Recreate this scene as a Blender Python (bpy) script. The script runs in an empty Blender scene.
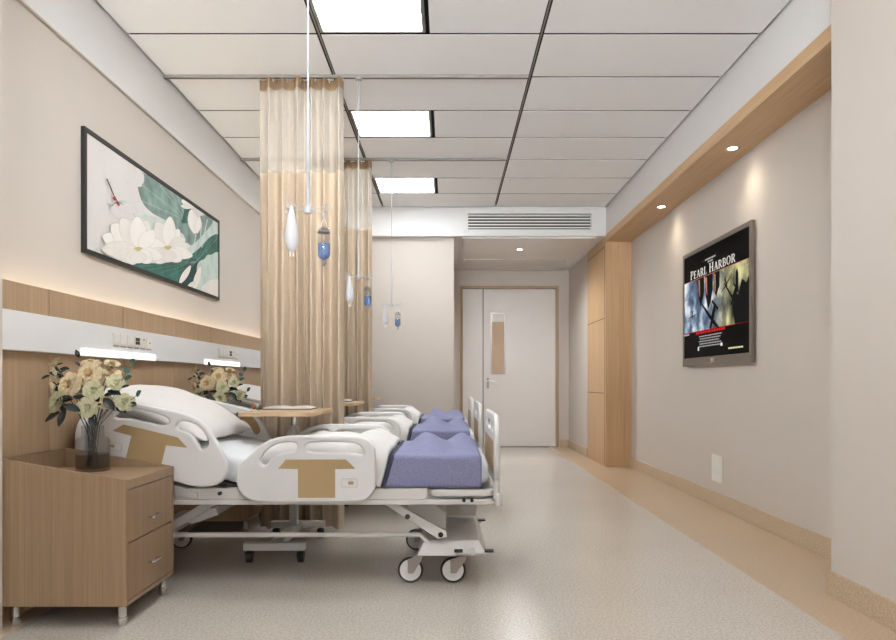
import bpy, bmesh, math, random
from mathutils import Vector, Matrix
from mathutils.geometry import tessellate_polygon
random.seed(7)
sc = bpy.context.scene
COL = sc.collection
PI = math.pi
F = 722.0                                  # focal length in pixels of the 896 wide frame
def R(a): return math.radians(a)
def s2l(c):
    c = c / 255.0
    return c / 12.92 if c <= .04045 else ((c + .055) / 1.055) ** 2.4
def rgb(r, g, b): return (s2l(r), s2l(g), s2l(b), 1.0)

# ------------------------------------------------------------------ materials
def base_mat(name):
    m = bpy.data.materials.new(name); m.use_nodes = True
    nt = m.node_tree
    return m, nt, nt.nodes['Principled BSDF']
def noise_node(nt, scale, detail=2.0, stretch=(1, 1, 1)):
    tc = nt.nodes.new('ShaderNodeTexCoord'); mp = nt.nodes.new('ShaderNodeMapping')
    mp.inputs['Scale'].default_value = stretch
    n = nt.nodes.new('ShaderNodeTexNoise'); n.inputs['Scale'].default_value = scale; n.inputs['Detail'].default_value = detail
    nt.links.new(tc.outputs['Object'], mp.inputs['Vector']); nt.links.new(mp.outputs['Vector'], n.inputs['Vector'])
    return n
def ramp_node(nt, fac, stops):
    r = nt.nodes.new('ShaderNodeValToRGB'); e = r.color_ramp.elements
    while len(e) < len(stops): e.new(.5)
    for el, (p, c) in zip(e, stops): el.position = p; el.color = c
    nt.links.new(fac, r.inputs['Fac']); return r
def add_bump(nt, b, fac, strength, dist=.002):
    bu = nt.nodes.new('ShaderNodeBump'); bu.inputs['Strength'].default_value = strength; bu.inputs['Distance'].default_value = dist
    nt.links.new(fac, bu.inputs['Height']); nt.links.new(bu.outputs['Normal'], b.inputs['Normal'])
def plain(name, col, rough=.5, metal=0.0, var=.04, scale=6.0, bump=0.0, bscale=300.0):
    m, nt, b = base_mat(name)
    b.inputs['Roughness'].default_value = rough; b.inputs['Metallic'].default_value = metal
    n = noise_node(nt, scale)
    lo = tuple(c * (1 - var) for c in col[:3]) + (1,); hi = tuple(min(1, c * (1 + var)) for c in col[:3]) + (1,)
    r = ramp_node(nt, n.outputs['Fac'], [(.3, lo), (.7, hi)])
    nt.links.new(r.outputs['Color'], b.inputs['Base Color'])
    if bump: add_bump(nt, b, noise_node(nt, bscale).outputs['Fac'], bump)
    return m
def wood(name, c1, c2, stretch, rough=.45):
    m, nt, b = base_mat(name)
    b.inputs['Roughness'].default_value = rough
    n = noise_node(nt, 1.0, 4.0, stretch)
    n2 = noise_node(nt, 1.0, 2.0, tuple(s * .22 for s in stretch))
    mx = nt.nodes.new('ShaderNodeMath'); mx.operation = 'MULTIPLY_ADD'; mx.inputs[1].default_value = .45
    nt.links.new(n2.outputs['Fac'], mx.inputs[0]); nt.links.new(n.outputs['Fac'], mx.inputs[2])
    r = ramp_node(nt, mx.outputs[0], [(.45, c1), (.95, c2)])
    nt.links.new(r.outputs['Color'], b.inputs['Base Color'])
    add_bump(nt, b, n.outputs['Fac'], .08, .001)
    return m
def speckle(name, c0, c1, c2, scale, rough):
    m, nt, b = base_mat(name)
    b.inputs['Roughness'].default_value = rough
    n = noise_node(nt, scale, 3.0)
    r = ramp_node(nt, n.outputs['Fac'], [(.32, c0), (.5, c1), (.68, c2)])
    big = noise_node(nt, 1.1, 3.0)
    r2 = ramp_node(nt, big.outputs['Fac'], [(.3, (.93, .93, .93, 1)), (.7, (1, 1, 1, 1))])
    mx = nt.nodes.new('ShaderNodeMixRGB'); mx.blend_type = 'MULTIPLY'; mx.inputs['Fac'].default_value = 1
    nt.links.new(r.outputs['Color'], mx.inputs[1]); nt.links.new(r2.outputs['Color'], mx.inputs[2])
    nt.links.new(mx.outputs[0], b.inputs['Base Color'])
    add_bump(nt, b, n.outputs['Fac'], .05, .001)
    return m
def emit(name, col, strength):
    m, nt, b = base_mat(name)
    b.inputs['Base Color'].default_value = col; b.inputs['Emission Color'].default_value = col
    b.inputs['Emission Strength'].default_value = strength
    return m
def clear(name, tint, rough=.02, gloss=.08, thick=0.0, tintmat=None):
    """thin clear stuff: tinted transparency with a fresnel gloss"""
    m = bpy.data.materials.new(name); m.use_nodes = True; nt = m.node_tree
    nt.nodes.clear()
    out = nt.nodes.new('ShaderNodeOutputMaterial'); tr = nt.nodes.new('ShaderNodeBsdfTransparent'); gl = nt.nodes.new('ShaderNodeBsdfGlossy')
    tr.inputs['Color'].default_value = tint; gl.inputs['Roughness'].default_value = rough
    lw = nt.nodes.new('ShaderNodeLayerWeight'); lw.inputs['Blend'].default_value = .5
    pw = nt.nodes.new('ShaderNodeMath'); pw.operation = 'POWER'; pw.inputs[1].default_value = 3.0; nt.links.new(lw.outputs['Facing'], pw.inputs[0])
    fr = nt.nodes.new('ShaderNodeMath'); fr.operation = 'MULTIPLY_ADD'; fr.inputs[1].default_value = .5; fr.inputs[2].default_value = .03; nt.links.new(pw.outputs[0], fr.inputs[0])
    mx = nt.nodes.new('ShaderNodeMixShader')
    nt.links.new(fr.outputs[0], mx.inputs[0]); nt.links.new(tr.outputs[0], mx.inputs[1]); nt.links.new(gl.outputs[0], mx.inputs[2])
    last = mx
    if thick:
        df = nt.nodes.new('ShaderNodeBsdfDiffuse'); df.inputs['Color'].default_value = tintmat or tint
        m2 = nt.nodes.new('ShaderNodeMixShader'); m2.inputs[0].default_value = thick
        nt.links.new(mx.outputs[0], m2.inputs[1]); nt.links.new(df.outputs[0], m2.inputs[2]); last = m2
    nt.links.new(last.outputs[0], out.inputs['Surface'])
    return m

M = {}
M['wall'] = plain('wall_paint', rgb(198, 189, 180), .75, var=.012, scale=1.5, bump=.03)
M['white_paint'] = plain('white_paint', rgb(218, 217, 216), .6, var=.01)
M['panel'] = plain('ceiling_panel', rgb(240, 241, 243), .55, var=.015, scale=1.0)
M['gap'] = plain('shadow_gap', rgb(14, 13, 13), .8)
M['gap_metal'] = plain('gap_metal', rgb(140, 136, 130), .5)
M['wood_v'] = wood('oak_vertical', rgb(156, 129, 100), rgb(175, 148, 118), (120, 120, 1.8))
M['oak_portal'] = wood('oak_portal', rgb(179, 144, 104), rgb(199, 165, 125), (60, 60, 1.4))
M['oak_soffit'] = wood('oak_soffit', rgb(184, 149, 109), rgb(203, 169, 129), (60, 1.4, 60))
M['oak_cab'] = wood('oak_cabinet', rgb(131, 106, 80), rgb(150, 124, 96), (130, 130, 1.8))
M['oak_table'] = wood('oak_table', rgb(176, 148, 114), rgb(194, 168, 134), (4, 60, 60))
M['door_frame'] = wood('oak_door_frame', rgb(158, 132, 104), rgb(176, 150, 122), (60, 60, 1.5))
M['floor'] = speckle('floor_vinyl', rgb(170, 161, 151), rgb(188, 180, 170), rgb(200, 192, 183), 95, .24)
M['border'] = speckle('border_vinyl', rgb(164, 140, 114), rgb(184, 160, 133), rgb(198, 176, 150), 130, .3)
M['base'] = speckle('baseboard_vinyl', rgb(168, 147, 121), rgb(192, 170, 143), rgb(208, 188, 162), 170, .45)
M['door'] = plain('door_paint', rgb(226, 222, 218), .45, var=.01)
M['chrome'] = plain('chrome', rgb(205, 203, 200), .22, 1.0, var=.02)
M['nickel'] = plain('nickel', rgb(165, 160, 155), .35, 1.0, var=.02)
M['plastic'] = plain('white_plastic', rgb(224, 222, 220), .32, var=.01)
M['plate'] = plain('plate_plastic', rgb(224, 219, 212), .4, var=.01)
M['bed_white'] = plain('bed_plastic', rgb(214, 213, 212), .35, var=.01)
M['bed_metal'] = plain('bed_metal', rgb(204, 201, 197), .4, var=.02)
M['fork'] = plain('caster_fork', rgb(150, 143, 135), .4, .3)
M['tan'] = plain('tan_inlay', rgb(163, 138, 98), .5, var=.02)
M['black'] = plain('black_rubber', rgb(24, 23, 23), .55)
M['dark'] = plain('dark_plastic', rgb(52, 50, 50), .5)
M['sheet'] = plain('white_sheet', rgb(216, 213, 209), .85, var=.015, scale=20, bump=.1, bscale=180)
M['mattress'] = plain('mattress_cover', rgb(214, 216, 218), .85, var=.04, scale=60, bump=.15, bscale=160)
M['blanket'] = plain('blanket_wool', rgb(126, 127, 158), .95, var=.12, scale=110, bump=.5, bscale=150)
M['blanket_hem'] = plain('blanket_hem', rgb(58, 58, 78), .9)
M['curtain'] = plain('curtain_cloth', rgb(190, 172, 150), .85, var=.02, scale=30, bump=.08)
M['heading'] = plain('curtain_heading', rgb(138, 114, 86), .85, var=.02, scale=30)
M['net'] = clear('curtain_net', (.94, .92, .89, 1), .6, thick=.42, tintmat=rgb(216, 205, 190))
M['glass'] = clear('vase_glass', (.84, .83, .82, 1))
M['water'] = clear('vase_water', (.80, .79, .79, 1))
M['bottle_glass'] = clear('bottle_glass', (.88, .89, .91, 1))
M['liquid'] = clear('blue_liquid', (.74, .84, .97, 1), thick=.35, tintmat=rgb(128, 168, 224))
M['added_window_glass'] = clear('added_window_glass', (.95, .96, .97, 1))
M['bag'] = plain('iv_bag', rgb(196, 196, 198), .4)
M['light'] = emit('light_panel', (.93, .97, 1, 1), 12.0)
M['led'] = emit('led_lamp', (1, .99, .98, 1), .75)
M['cove'] = emit('cove_led', (1, .82, .56, 1), 9.0)
M['down'] = emit('downlight_lens', (1, .93, .8, 1), 8.0)
M['tv_frame'] = plain('tv_frame', rgb(112, 102, 92), .35, .2)
M['picture_frame'] = plain('picture_frame', rgb(28, 25, 23), .6)
M['stem'] = plain('stem_green', rgb(44, 44, 34), .6)
M['leaf'] = plain('leaf_dark', rgb(20, 28, 22), .5, var=.2, scale=30)
M['euca'] = plain('leaf_eucalyptus', rgb(52, 84, 72), .55, var=.15, scale=30)
M['rose'] = plain('rose_cream', rgb(208, 190, 154), .75, var=.22, scale=5)
M['rose_heart'] = plain('rose_heart', rgb(196, 168, 124), .8, var=.1, scale=60)
M['rose_green'] = plain('rose_pale_green', rgb(186, 182, 148), .75, var=.22, scale=5)
M['rose_green_heart'] = plain('rose_green_heart', rgb(172, 172, 132), .8, var=.1, scale=60)
M['paper'] = plain('paper', rgb(222, 219, 214), .7)
M['terracotta'] = plain('terracotta', rgb(150, 96, 66), .7)
M['brown'] = plain('brown_wood', rgb(98, 74, 52), .7)
M['cream'] = plain('cream_ceramic', rgb(214, 202, 180), .5)
M['drip'] = plain('drip_plastic', rgb(172, 174, 180), .35)
M['corridor'] = plain('corridor_panel', rgb(222, 219, 216), .16, var=.01)

# ------------------------------------------------------------------ mesh helper
class MB:
    def __init__(s): s.bm = bmesh.new(); s.mats = []
    def mi(s, m):
        if m not in s.mats: s.mats.append(m)
        return s.mats.index(m)
    def face(s, pts, m):
        f = s.bm.faces.new([s.bm.verts.new(p) for p in pts]); f.material_index = s.mi(m); return f
    def box(s, x0, x1, y0, y1, z0, z1, m):
        i = s.mi(m)
        v = [s.bm.verts.new((x, y, z)) for x in (x0, x1) for y in (y0, y1) for z in (z0, z1)]
        for q in ((0, 1, 3, 2), (4, 6, 7, 5), (0, 4, 5, 1), (2, 3, 7, 6), (0, 2, 6, 4), (1, 5, 7, 3)):
            f = s.bm.faces.new([v[k] for k in q]); f.material_index = i
    def rings(s, rings, m, closed=True, cap=True):
        i = s.mi(m); V = [[s.bm.verts.new(p) for p in r] for r in rings]
        n = len(V[0])
        for a, b in zip(V, V[1:]):
            for k in range(n if closed else n - 1):
                k2 = (k + 1) % n
                f = s.bm.faces.new((a[k], a[k2], b[k2], b[k])); f.material_index = i
        if cap and closed:
            for r in (V[0][::-1], V[-1]):
                f = s.bm.faces.new(r); f.material_index = i
    def tube(s, pts, r, m, seg=10, closed=False):
        pts = [Vector(p) for p in pts]; rr = r if isinstance(r, (list, tuple)) else [r] * len(pts)
        out = []; up = None; n = len(pts)
        for k, p in enumerate(pts):
            a = pts[k - 1] if (k > 0 or closed) else p
            b = pts[(k + 1) % n] if (k < n - 1 or closed) else p
            t = (b - a).normalized()
            if up is None:
                up = Vector((0, 0, 1)) if abs(t.z) < .9 else Vector((1, 0, 0))
            u = (up - t * up.dot(t)).normalized(); w = t.cross(u); up = u
            out.append([p + (u * math.cos(2 * PI * q / seg) + w * math.sin(2 * PI * q / seg)) * rr[k] for q in range(seg)])
        if closed: out.append(out[0]); s.rings(out, m, cap=False)
        else: s.rings(out, m)
    def lathe(s, prof, c, m, seg=24, axis='z', cap=True):
        c = Vector(c); out = []
        for r, h in prof:
            ring = []
            for q in range(seg):
                a = 2 * PI * q / seg; u, v = r * math.cos(a), r * math.sin(a)
                ring.append(c + Vector({'z': (u, v, h), 'y': (u, h, v), 'x': (h, u, v)}[axis]))
            out.append(ring)
        s.rings(out, m, cap=cap)
    def prism(s, outer, holes, a0, a1, m, plane='xz'):
        """extrude a 2D outline with holes between a0 and a1 along the third axis"""
        def P(p, a): return {'xz': (p[0], a, p[1]), 'yz': (a, p[0], p[1]), 'xy': (p[0], p[1], a)}[plane]
        loops = [list(outer)] + [list(h) for h in holes]; flat = [p for l in loops for p in l]
        tris = tessellate_polygon([[Vector((p[0], p[1], 0)) for p in l] for l in loops])
        i = s.mi(m)
        A = [s.bm.verts.new(P(p, a0)) for p in flat]; B = [s.bm.verts.new(P(p, a1)) for p in flat]
        for t in tris:
            for V in (A, B):
                try: f = s.bm.faces.new([V[k] for k in t]); f.material_index = i
                except ValueError: pass
        o = 0
        for l in loops:
            n = len(l)
            for k in range(n):
                a, b = o + k, o + (k + 1) % n
                f = s.bm.faces.new((A[a], A[b], B[b], B[a])); f.material_index = i
            o += n
    def soft_prism(s, outer, holes, a0, a1, m, w, plane='xz', seg=3):
        """prism with rounded rims (outline inset towards the two faces)"""
        def P(p, a): return {'xz': (p[0], a, p[1]), 'yz': (a, p[0], p[1]), 'xy': (p[0], p[1], a)}[plane]
        flat = s.bm.faces.layers.int.get('flat') or s.bm.faces.layers.int.new('flat')
        loops = [list(outer)] + [list(h) for h in holes]; i = s.mi(m); caps = [[], []]; V0 = [[], []]
        for li, l in enumerate(loops):
            n = len(l); area = sum(l[k][0] * l[(k + 1) % n][1] - l[(k + 1) % n][0] * l[k][1] for k in range(n))
            sg = (1 if area > 0 else -1) * (1 if li == 0 else -1)
            def inset(d):
                out = []
                for k in range(n):
                    a, b, c = l[k - 1], l[k], l[(k + 1) % n]
                    t = Vector((c[0] - a[0], c[1] - a[1]))
                    if t.length < 1e-9: t = Vector((1, 0))
                    t.normalize(); out.append((b[0] - t.y * sg * d, b[1] + t.x * sg * d))
                return out
            st = []
            for q in range(seg + 1):
                a = PI / 2 * q / seg; st.append((w * (1 - math.sin(a)), w * (1 - math.cos(a))))   # inset, depth: rim face to side
            ds = [(d, a0 + dep) for d, dep in st] + [(d, a1 - dep) for d, dep in reversed(st)]
            R_ = [[s.bm.verts.new(P(p, a)) for p in inset(d)] for d, a in ds]
            for A, B in zip(R_, R_[1:]):
                for k in range(n):
                    f = s.bm.faces.new((A[k], A[(k + 1) % n], B[(k + 1) % n], B[k])); f.material_index = i
            for c, rr in ((0, R_[0]), (1, R_[-1])): caps[c].append(inset(w)); V0[c] += rr
        for c in (0, 1):
            for t in tessellate_polygon([[Vector((p[0], p[1], 0)) for p in l] for l in caps[c]]):
                try: f = s.bm.faces.new([V0[c][k] for k in t]); f.material_index = i; f[flat] = 1
                except ValueError: pass
    def grid(s, fn, nu, nv, m):
        i = s.mi(m); V = [[s.bm.verts.new(fn(u / nu, v / nv)) for v in range(nv + 1)] for u in range(nu + 1)]
        for u in range(nu):
            for v in range(nv):
                f = s.bm.faces.new((V[u][v], V[u + 1][v], V[u + 1][v + 1], V[u][v + 1])); f.material_index = i
    def mesh(s, name, off=(0, 0, 0), smooth=35, fix=True):
        if fix: bmesh.ops.recalc_face_normals(s.bm, faces=s.bm.faces)
        bmesh.ops.translate(s.bm, verts=s.bm.verts, vec=-Vector(off))
        fl = s.bm.faces.layers.int.get('flat'); s.bm.faces.index_update(); FL = [f.index for f in s.bm.faces if fl and f[fl]]
        me = bpy.data.meshes.new(name); s.bm.to_mesh(me); s.bm.free()
        for m in s.mats: me.materials.append(m)
        if smooth:
            for p in me.polygons: p.use_smooth = True
            me.set_sharp_from_angle(angle=R(smooth))
            for k in FL: me.polygons[k].use_smooth = False
        return me
def chaikin(p, n=2):
    for _ in range(n):
        q = []
        for k in range(len(p)):
            a, b = p[k], p[(k + 1) % len(p)]
            q += [(a[0] * .75 + b[0] * .25, a[1] * .75 + b[1] * .25), (a[0] * .25 + b[0] * .75, a[1] * .25 + b[1] * .75)]
        p = q
    return p
def rrect(x0, x1, y0, y1, r, n=6):
    out = []
    for cx, cy, a0 in ((x1 - r, y1 - r, 0), (x0 + r, y1 - r, 90), (x0 + r, y0 + r, 180), (x1 - r, y0 + r, 270)):
        out += [(cx + r * math.cos(R(a0 + 90 * k / n)), cy + r * math.sin(R(a0 + 90 * k / n))) for k in range(n + 1)]
    return out

# ------------------------------------------------------------------ object helpers
def thing(name, loc, label, cat, group=None):
    o = bpy.data.objects.new(name, None); COL.objects.link(o); o.location = loc
    o.empty_display_size = .05
    o['label'] = label; o['category'] = cat
    if group: o['group'] = group
    return o
def root_of(o):
    while o.parent: o = o.parent
    return o
def part(name, mb, parent, bevel=0, label=None, smooth=35, seg=2):
    me = mb.mesh(name, root_of(parent).location, smooth)
    o = bpy.data.objects.new(name, me); COL.objects.link(o); o.parent = parent
    if bevel: add_bevel(o, bevel, seg)
    if label: o['label'] = label
    return o
def add_bevel(o, w, seg=2):
    b = o.modifiers.new('bevel', 'BEVEL'); b.width = w; b.segments = seg; b.limit_method = 'ANGLE'; b.angle_limit = R(40); b.use_clamp_overlap = False; b.harden_normals = True
def single(name, mb, loc, label, cat, group=None, bevel=0, smooth=35):
    me = mb.mesh(name, loc, smooth); o = bpy.data.objects.new(name, me); COL.objects.link(o); o.location = loc
    o['label'] = label; o['category'] = cat
    if group: o['group'] = group
    if bevel: add_bevel(o, bevel)
    return o
def struct(name, mb, label, cat, bevel=0, parent=None):
    me = mb.mesh(name, (0, 0, 0) if not parent else root_of(parent).location)
    o = bpy.data.objects.new(name, me); COL.objects.link(o)
    if parent: o.parent = parent
    else: o['kind'] = 'structure'; o['label'] = label; o['category'] = cat
    if bevel: add_bevel(o, bevel)
    return o
KIDS = {}
def dup(o, loc=None, label=None, group=None, parent=None):
    c = o.copy(); COL.objects.link(c)
    if parent: c.parent = parent
    if loc is not None: c.location = loc
    if label: c['label'] = label
    if group: c['group'] = group
    for ch in list(o.children): dup(ch, parent=c)
    return c
def shift(o, dy): return (o.location.x, o.location.y + dy, o.location.z)

# ------------------------------------------------------------------ the room
H = 3.06
YB, YF = -3.0, 11.1
m = MB(); m.box(-1.75, 1.55, YB, YF + .2, -.1, 0, M['floor']); struct('floor', m, 'beige speckled vinyl floor with a faint sheen', 'floor')
m = MB(); m.box(1.55, 2.3, YB, YF + .2, -.1, 0, M['border']); struct('floor.001', m, 'tan speckled vinyl floor border along the television wall', 'floor')
m = MB(); m.box(-2.1, -1.75, YB, YF, -.1, 0, M['border']); struct('floor.002', m, 'tan speckled vinyl floor border under the headboard panelling', 'floor')
m = MB(); m.box(-2.1, -1.925, YB, 8.6, 0, 3.2, M['wall']); struct('wall_left', m, 'beige painted wall behind the bed heads', 'wall')
m = MB(); m.box(-2.1, -1.80, YB, 2.9165, 0, H, M['wall']); struct('wall_left_pier', m, 'narrow beige pier at the picture edge', 'wall')
m = MB(); m.box(2.16, 2.3, 3.39, YF, 0, 3.2, M['wall']); struct('wall_right', m, 'beige painted television wall', 'wall')
m = MB(); m.box(1.80, 2.3, YB, 3.39, 0, H + .1, M['wall']); struct('wall_right_pier', m, 'beige painted pier standing forward of the television wall', 'wall')
m = MB(); m.box(1.86, 2.16, 9.6, YF, 0, 2.72, M['wall']); struct('wall_corridor', m, 'beige wall between the oak column and the door', 'wall')
m = MB(); m.box(-2.1, .07, 8.6, YF, 0, 2.72, M['wall']); struct('wall_end', m, 'beige wall closing the ward beyond the last bed', 'wall')
m = MB()
m.box(.07, .185, YF, YF + .15, 0, 2.72, M['wall']); m.box(1.70, 1.86, YF, YF + .15, 0, 2.72, M['wall']); m.box(.185, 1.70, YF, YF + .15, 2.477, 2.72, M['wall']); m.box(.07, 1.86, YF + .15, YF + .2, 0, 2.72, M['wall'])  # last box: added backing behind the door, blocks light leaking round it
struct('wall_far', m, 'beige wall around the entrance door, with an added backing against light leaks', 'wall')
# unseen wall behind the camera; its wide window is added to bring in light
m = MB()
WX0, WX1, WZ0, WZ1 = -1.72, .55, .85, 2.85
m.box(-2.1, WX0, YB - .15, YB, 0, 3.2, M['wall']); m.box(WX1, 2.3, YB - .15, YB, 0, 3.2, M['wall'])
m.box(WX0, WX1, YB - .15, YB, 0, WZ0, M['wall']); m.box(WX0, WX1, YB - .15, YB, WZ1, 3.2, M['wall'])
struct('wall_back', m, 'beige wall behind the viewer with an opening for the added window', 'wall')
m = MB(); WM = (WX0 + WX1) / 2
for x0, x1, z0, z1 in ((WX0, WX0 + .05, WZ0, WZ1), (WX1 - .05, WX1, WZ0, WZ1), (WM - .025, WM + .025, WZ0 + .05, WZ1 - .05), (WX0 + .05, WX1 - .05, WZ0, WZ0 + .05), (WX0 + .05, WX1 - .05, WZ1 - .05, WZ1)):
    m.box(x0, x1, YB - .1, YB - .04, z0, z1, M['plastic'])
w = struct('added_window_1', m, 'wide white framed window added unseen behind the viewer to brighten the room', 'window')
m = MB(); m.box(WX0 + .05, WX1 - .05, YB - .075, YB - .07, WZ0 + .05, WZ1 - .05, M['added_window_glass']); struct('added_window_pane', m, '', '', parent=w)

# ceiling: white panels with dark shadow gaps
rows = [8.5 - .604 * k for k in range(21)]
cols = [-1.91, -.766, .555, 1.86]
lights_k = [1, 4, 7, 10]          # row index (far edge) of the light panels in the middle column
m = MB()
m.box(-2.1, 2.3, YB, 8.6, H + .035, H + .15, M['gap'])
gr, gc = .010, .013
for k in range(20):
    y1, y0 = rows[k] - gr, max(rows[k + 1] + gr, YB)
    if y1 <= YB: continue
    for c in range(3):
        x0 = cols[c] + (gc if c else .014); x1 = cols[c + 1] - (gc if c < 2 else .014)
        if c == 1 and k in lights_k: x0 = -.12 + gc
        m.box(x0, x1, y0, y1, H, H + .002, M['panel'])
for xg in (-.766, .555):
    m.box(xg - .004, xg + .004, YB, 8.5, H + .004, H + .01, M['gap_metal'])
struct('ceiling', m, 'white metal panel ceiling with dark shadow gaps', 'ceiling')
lab = ['white square ceiling light panel beyond the second curtain, smallest of the lit ones', 'white square ceiling light panel between the two curtains', 'white square ceiling light panel cut off by the top of the picture', 'white square ceiling light panel overhead, out of view', 'white square ceiling light panel over the added window, out of view']
for q, k in enumerate(lights_k):
    y1, y0 = rows[k] - gr, max(rows[k + 1] + gr, YB + .01); x0, x1 = -.766 + gc, -.12 - gc
    t = thing('ceiling_light', ((x0 + x1) / 2, (y0 + y1) / 2, H), lab[q], 'light', 'square light panels in the ceiling')
    f = MB()
    for a in ((x0, x0 + .02, y0, y1), (x1 - .02, x1, y0, y1), (x0 + .02, x1 - .02, y0, y0 + .012), (x0 + .02, x1 - .02, y1 - .012, y1)):
        f.box(a[0], a[1], a[2], a[3], H + .001, H + .034, M['gap_metal'])
    part('frame', f, t)
    d = MB(); d.box(x0 + .02, x1 - .02, y0 + .012, y1 - .012, H + .01, H + .03, M['light']); part('diffuser', d, t)

# cornices and bulkheads
m = MB(); m.box(-1.95, -1.91, YB, 8.5, 2.712, H + .05, M['white_paint']); m.box(-1.924, -1.907, YB, 8.5, 2.706, 2.712, M['wall'])
struct('trim_1', m, 'white cornice board above the painting wall', 'trim')
m = MB(); m.box(1.86, 2.16, YB, 8.5, 2.735, H + .05, M['white_paint']); struct('trim_2', m, 'white ceiling bulkhead above the oak soffit', 'trim')
m = MB()
m.box(-1.95, .235, 8.5, YF, 2.72, H + .05, M['white_paint']); m.box(1.69, 2.16, 8.5, YF, 2.72, H + .05, M['white_paint'])
m.box(.235, 1.69, 8.5, YF, 2.72, 2.79, M['white_paint']); m.box(.235, 1.69, 8.5, YF, 2.985, H + .05, M['white_paint'])
m.box(.235, 1.69, 8.58, YF, 2.79, 2.985, M['gap'])
struct('trim_3', m, 'white lowered bulkhead over the entrance corridor', 'trim')
m = MB(); m.box(.18, 1.74, 8.56, 10.9, 2.700, 2.72, M['corridor']); m.box(.165, .18, 8.545, 10.915, 2.703, 2.72, M['white_paint']); m.box(1.74, 1.755, 8.545, 10.915, 2.703, 2.72, M['white_paint'])
struct('ceiling_corridor', m, 'glossy grey ceiling panel of the entrance corridor', 'ceiling')
# oak soffit, portal column
m = MB(); m.box(1.855, 2.16, 3.39, 8.5, 2.652, 2.735, M['oak_soffit']); struct('trim_4', m, 'oak veneered soffit along the television wall', 'trim', bevel=.002)
m = MB()
m.box(1.855, 2.16, 8.5, 9.6, 0, 2.72, M['oak_portal'])
for z in (.867, 1.757, 2.60): m.box(1.853, 1.856, 8.56, 9.6, z - .004, z + .004, M['dark'])
m.box(1.853, 1.856, 8.556, 8.562, 0.03, 2.604, M['dark'])
struct('trim_5', m, 'oak veneered column at the end of the television wall', 'trim')
# baseboards
m = MB(); m.box(2.142, 2.16, 3.39, 8.5, 0, .117, M['base']); struct('baseboard_right', m, 'tan speckled skirting below the television', 'baseboard', bevel=.002)
m = MB(); m.box(1.784, 1.80, YB, 3.39, 0, .117, M['base']); m.box(1.784, 2.142, 3.39, 3.406, 0, .117, M['base']); struct('baseboard_pier', m, 'tan speckled skirting round the near pier', 'baseboard')
m = MB(); m.box(1.842, 1.86, 9.6, YF, 0, .117, M['base']); m.box(1.72, 1.842, YF - .016, YF, 0, .117, M['base']); struct('baseboard_corridor', m, 'tan speckled skirting beside the door', 'baseboard')
m = MB(); m.box(-1.84, .086, 8.584, 8.6, 0, .117, M['base']); m.box(.07, .086, 8.6, YF, 0, .117, M['base']); struct('baseboard_end', m, 'tan speckled skirting of the end wall', 'baseboard')
# headboard panelling with grooves and cove
m = MB()
ed = [2.9165, 3.33] + [3.33 + .757 * k for k in range(1, 7)] + [8.6]
m.box(-1.875, -1.862, 2.9165, 8.6, 0, 1.41, M['dark'])
for a, b in zip(ed, ed[1:]): m.box(-1.862, -1.84, a + .0035, b - .0035, 0, 1.4265, M['wood_v'])
struct('trim_6', m, 'oak panelling behind the bed heads with fine vertical grooves', 'panelling')
m = MB(); m.box(-1.918, -1.885, 2.93, 8.58, 1.34, 1.36, M['cove'])
single('cove_light', m, (-1.91, 5.7, 1.34), 'warm light strip hidden behind the top edge of the oak panelling', 'light')

# entrance door
m = MB()
m.box(.185, .225, YF - .02, YF + .12, 0, 2.477, M['door_frame']); m.box(1.66, 1.70, YF - .02, YF + .12, 0, 2.477, M['door_frame']); m.box(.225, 1.66, YF - .02, YF + .12, 2.437, 2.477, M['door_frame'])
d = struct('door_1', m, 'white double door with one narrow leaf and an oak frame', 'door')
m = MB(); m.box(.228, .535, YF + .02, YF + .065, .01, 2.433, M['door']); struct('narrow_leaf', m, '', '', parent=d, bevel=.003)
vx0, vx1, vz0, vz1 = .668, .876, 1.13, 2.058
m = MB(); m.prism([(.548, .01), (1.657, .01), (1.657, 2.433), (.548, 2.433)], [[(vx0, vz0), (vx1, vz0), (vx1, vz1), (vx0, vz1)]], YF + .02, YF + .065, M['door'])
m.box(.535, .548, YF + .05, YF + .06, .01, 2.433, M['dark'])
leaf = struct('wide_leaf', m, '', '', parent=d)
m = MB(); m.prism([(vx0 - .012, vz0 - .012), (vx1 + .012, vz0 - .012), (vx1 + .012, vz1 + .012), (vx0 - .012, vz1 + .012)], [[(vx0 + .01, vz0 + .01), (vx1 - .01, vz0 + .01), (vx1 - .01, vz1 - .01), (vx0 + .01, vz1 - .01)]], YF + .012, YF + .03, M['nickel'])
struct('vision_frame', m, '', '', parent=leaf)
m = MB(); m.box(vx0, vx1, YF + .03, YF + .034, vz0, vz1 - .13, plain('tan_glazing', rgb(190, 164, 134), .15)); m.box(vx0, vx1, YF + .03, YF + .034, vz1 - .13, vz1, M['plate'])
struct('vision_pane', m, '', '', parent=leaf)
m = MB(); m.box(.595, .63, YF + .008, YF + .02, .90, 1.06, M['nickel']); m.tube([(.612, YF + .02, 1.01), (.612, YF - .035, 1.01), (.625, YF - .045, 1.01), (.72, YF - .045, 1.005)], .009, M['nickel'], 8)
struct('lever_handle', m, '', '', parent=leaf)

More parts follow.
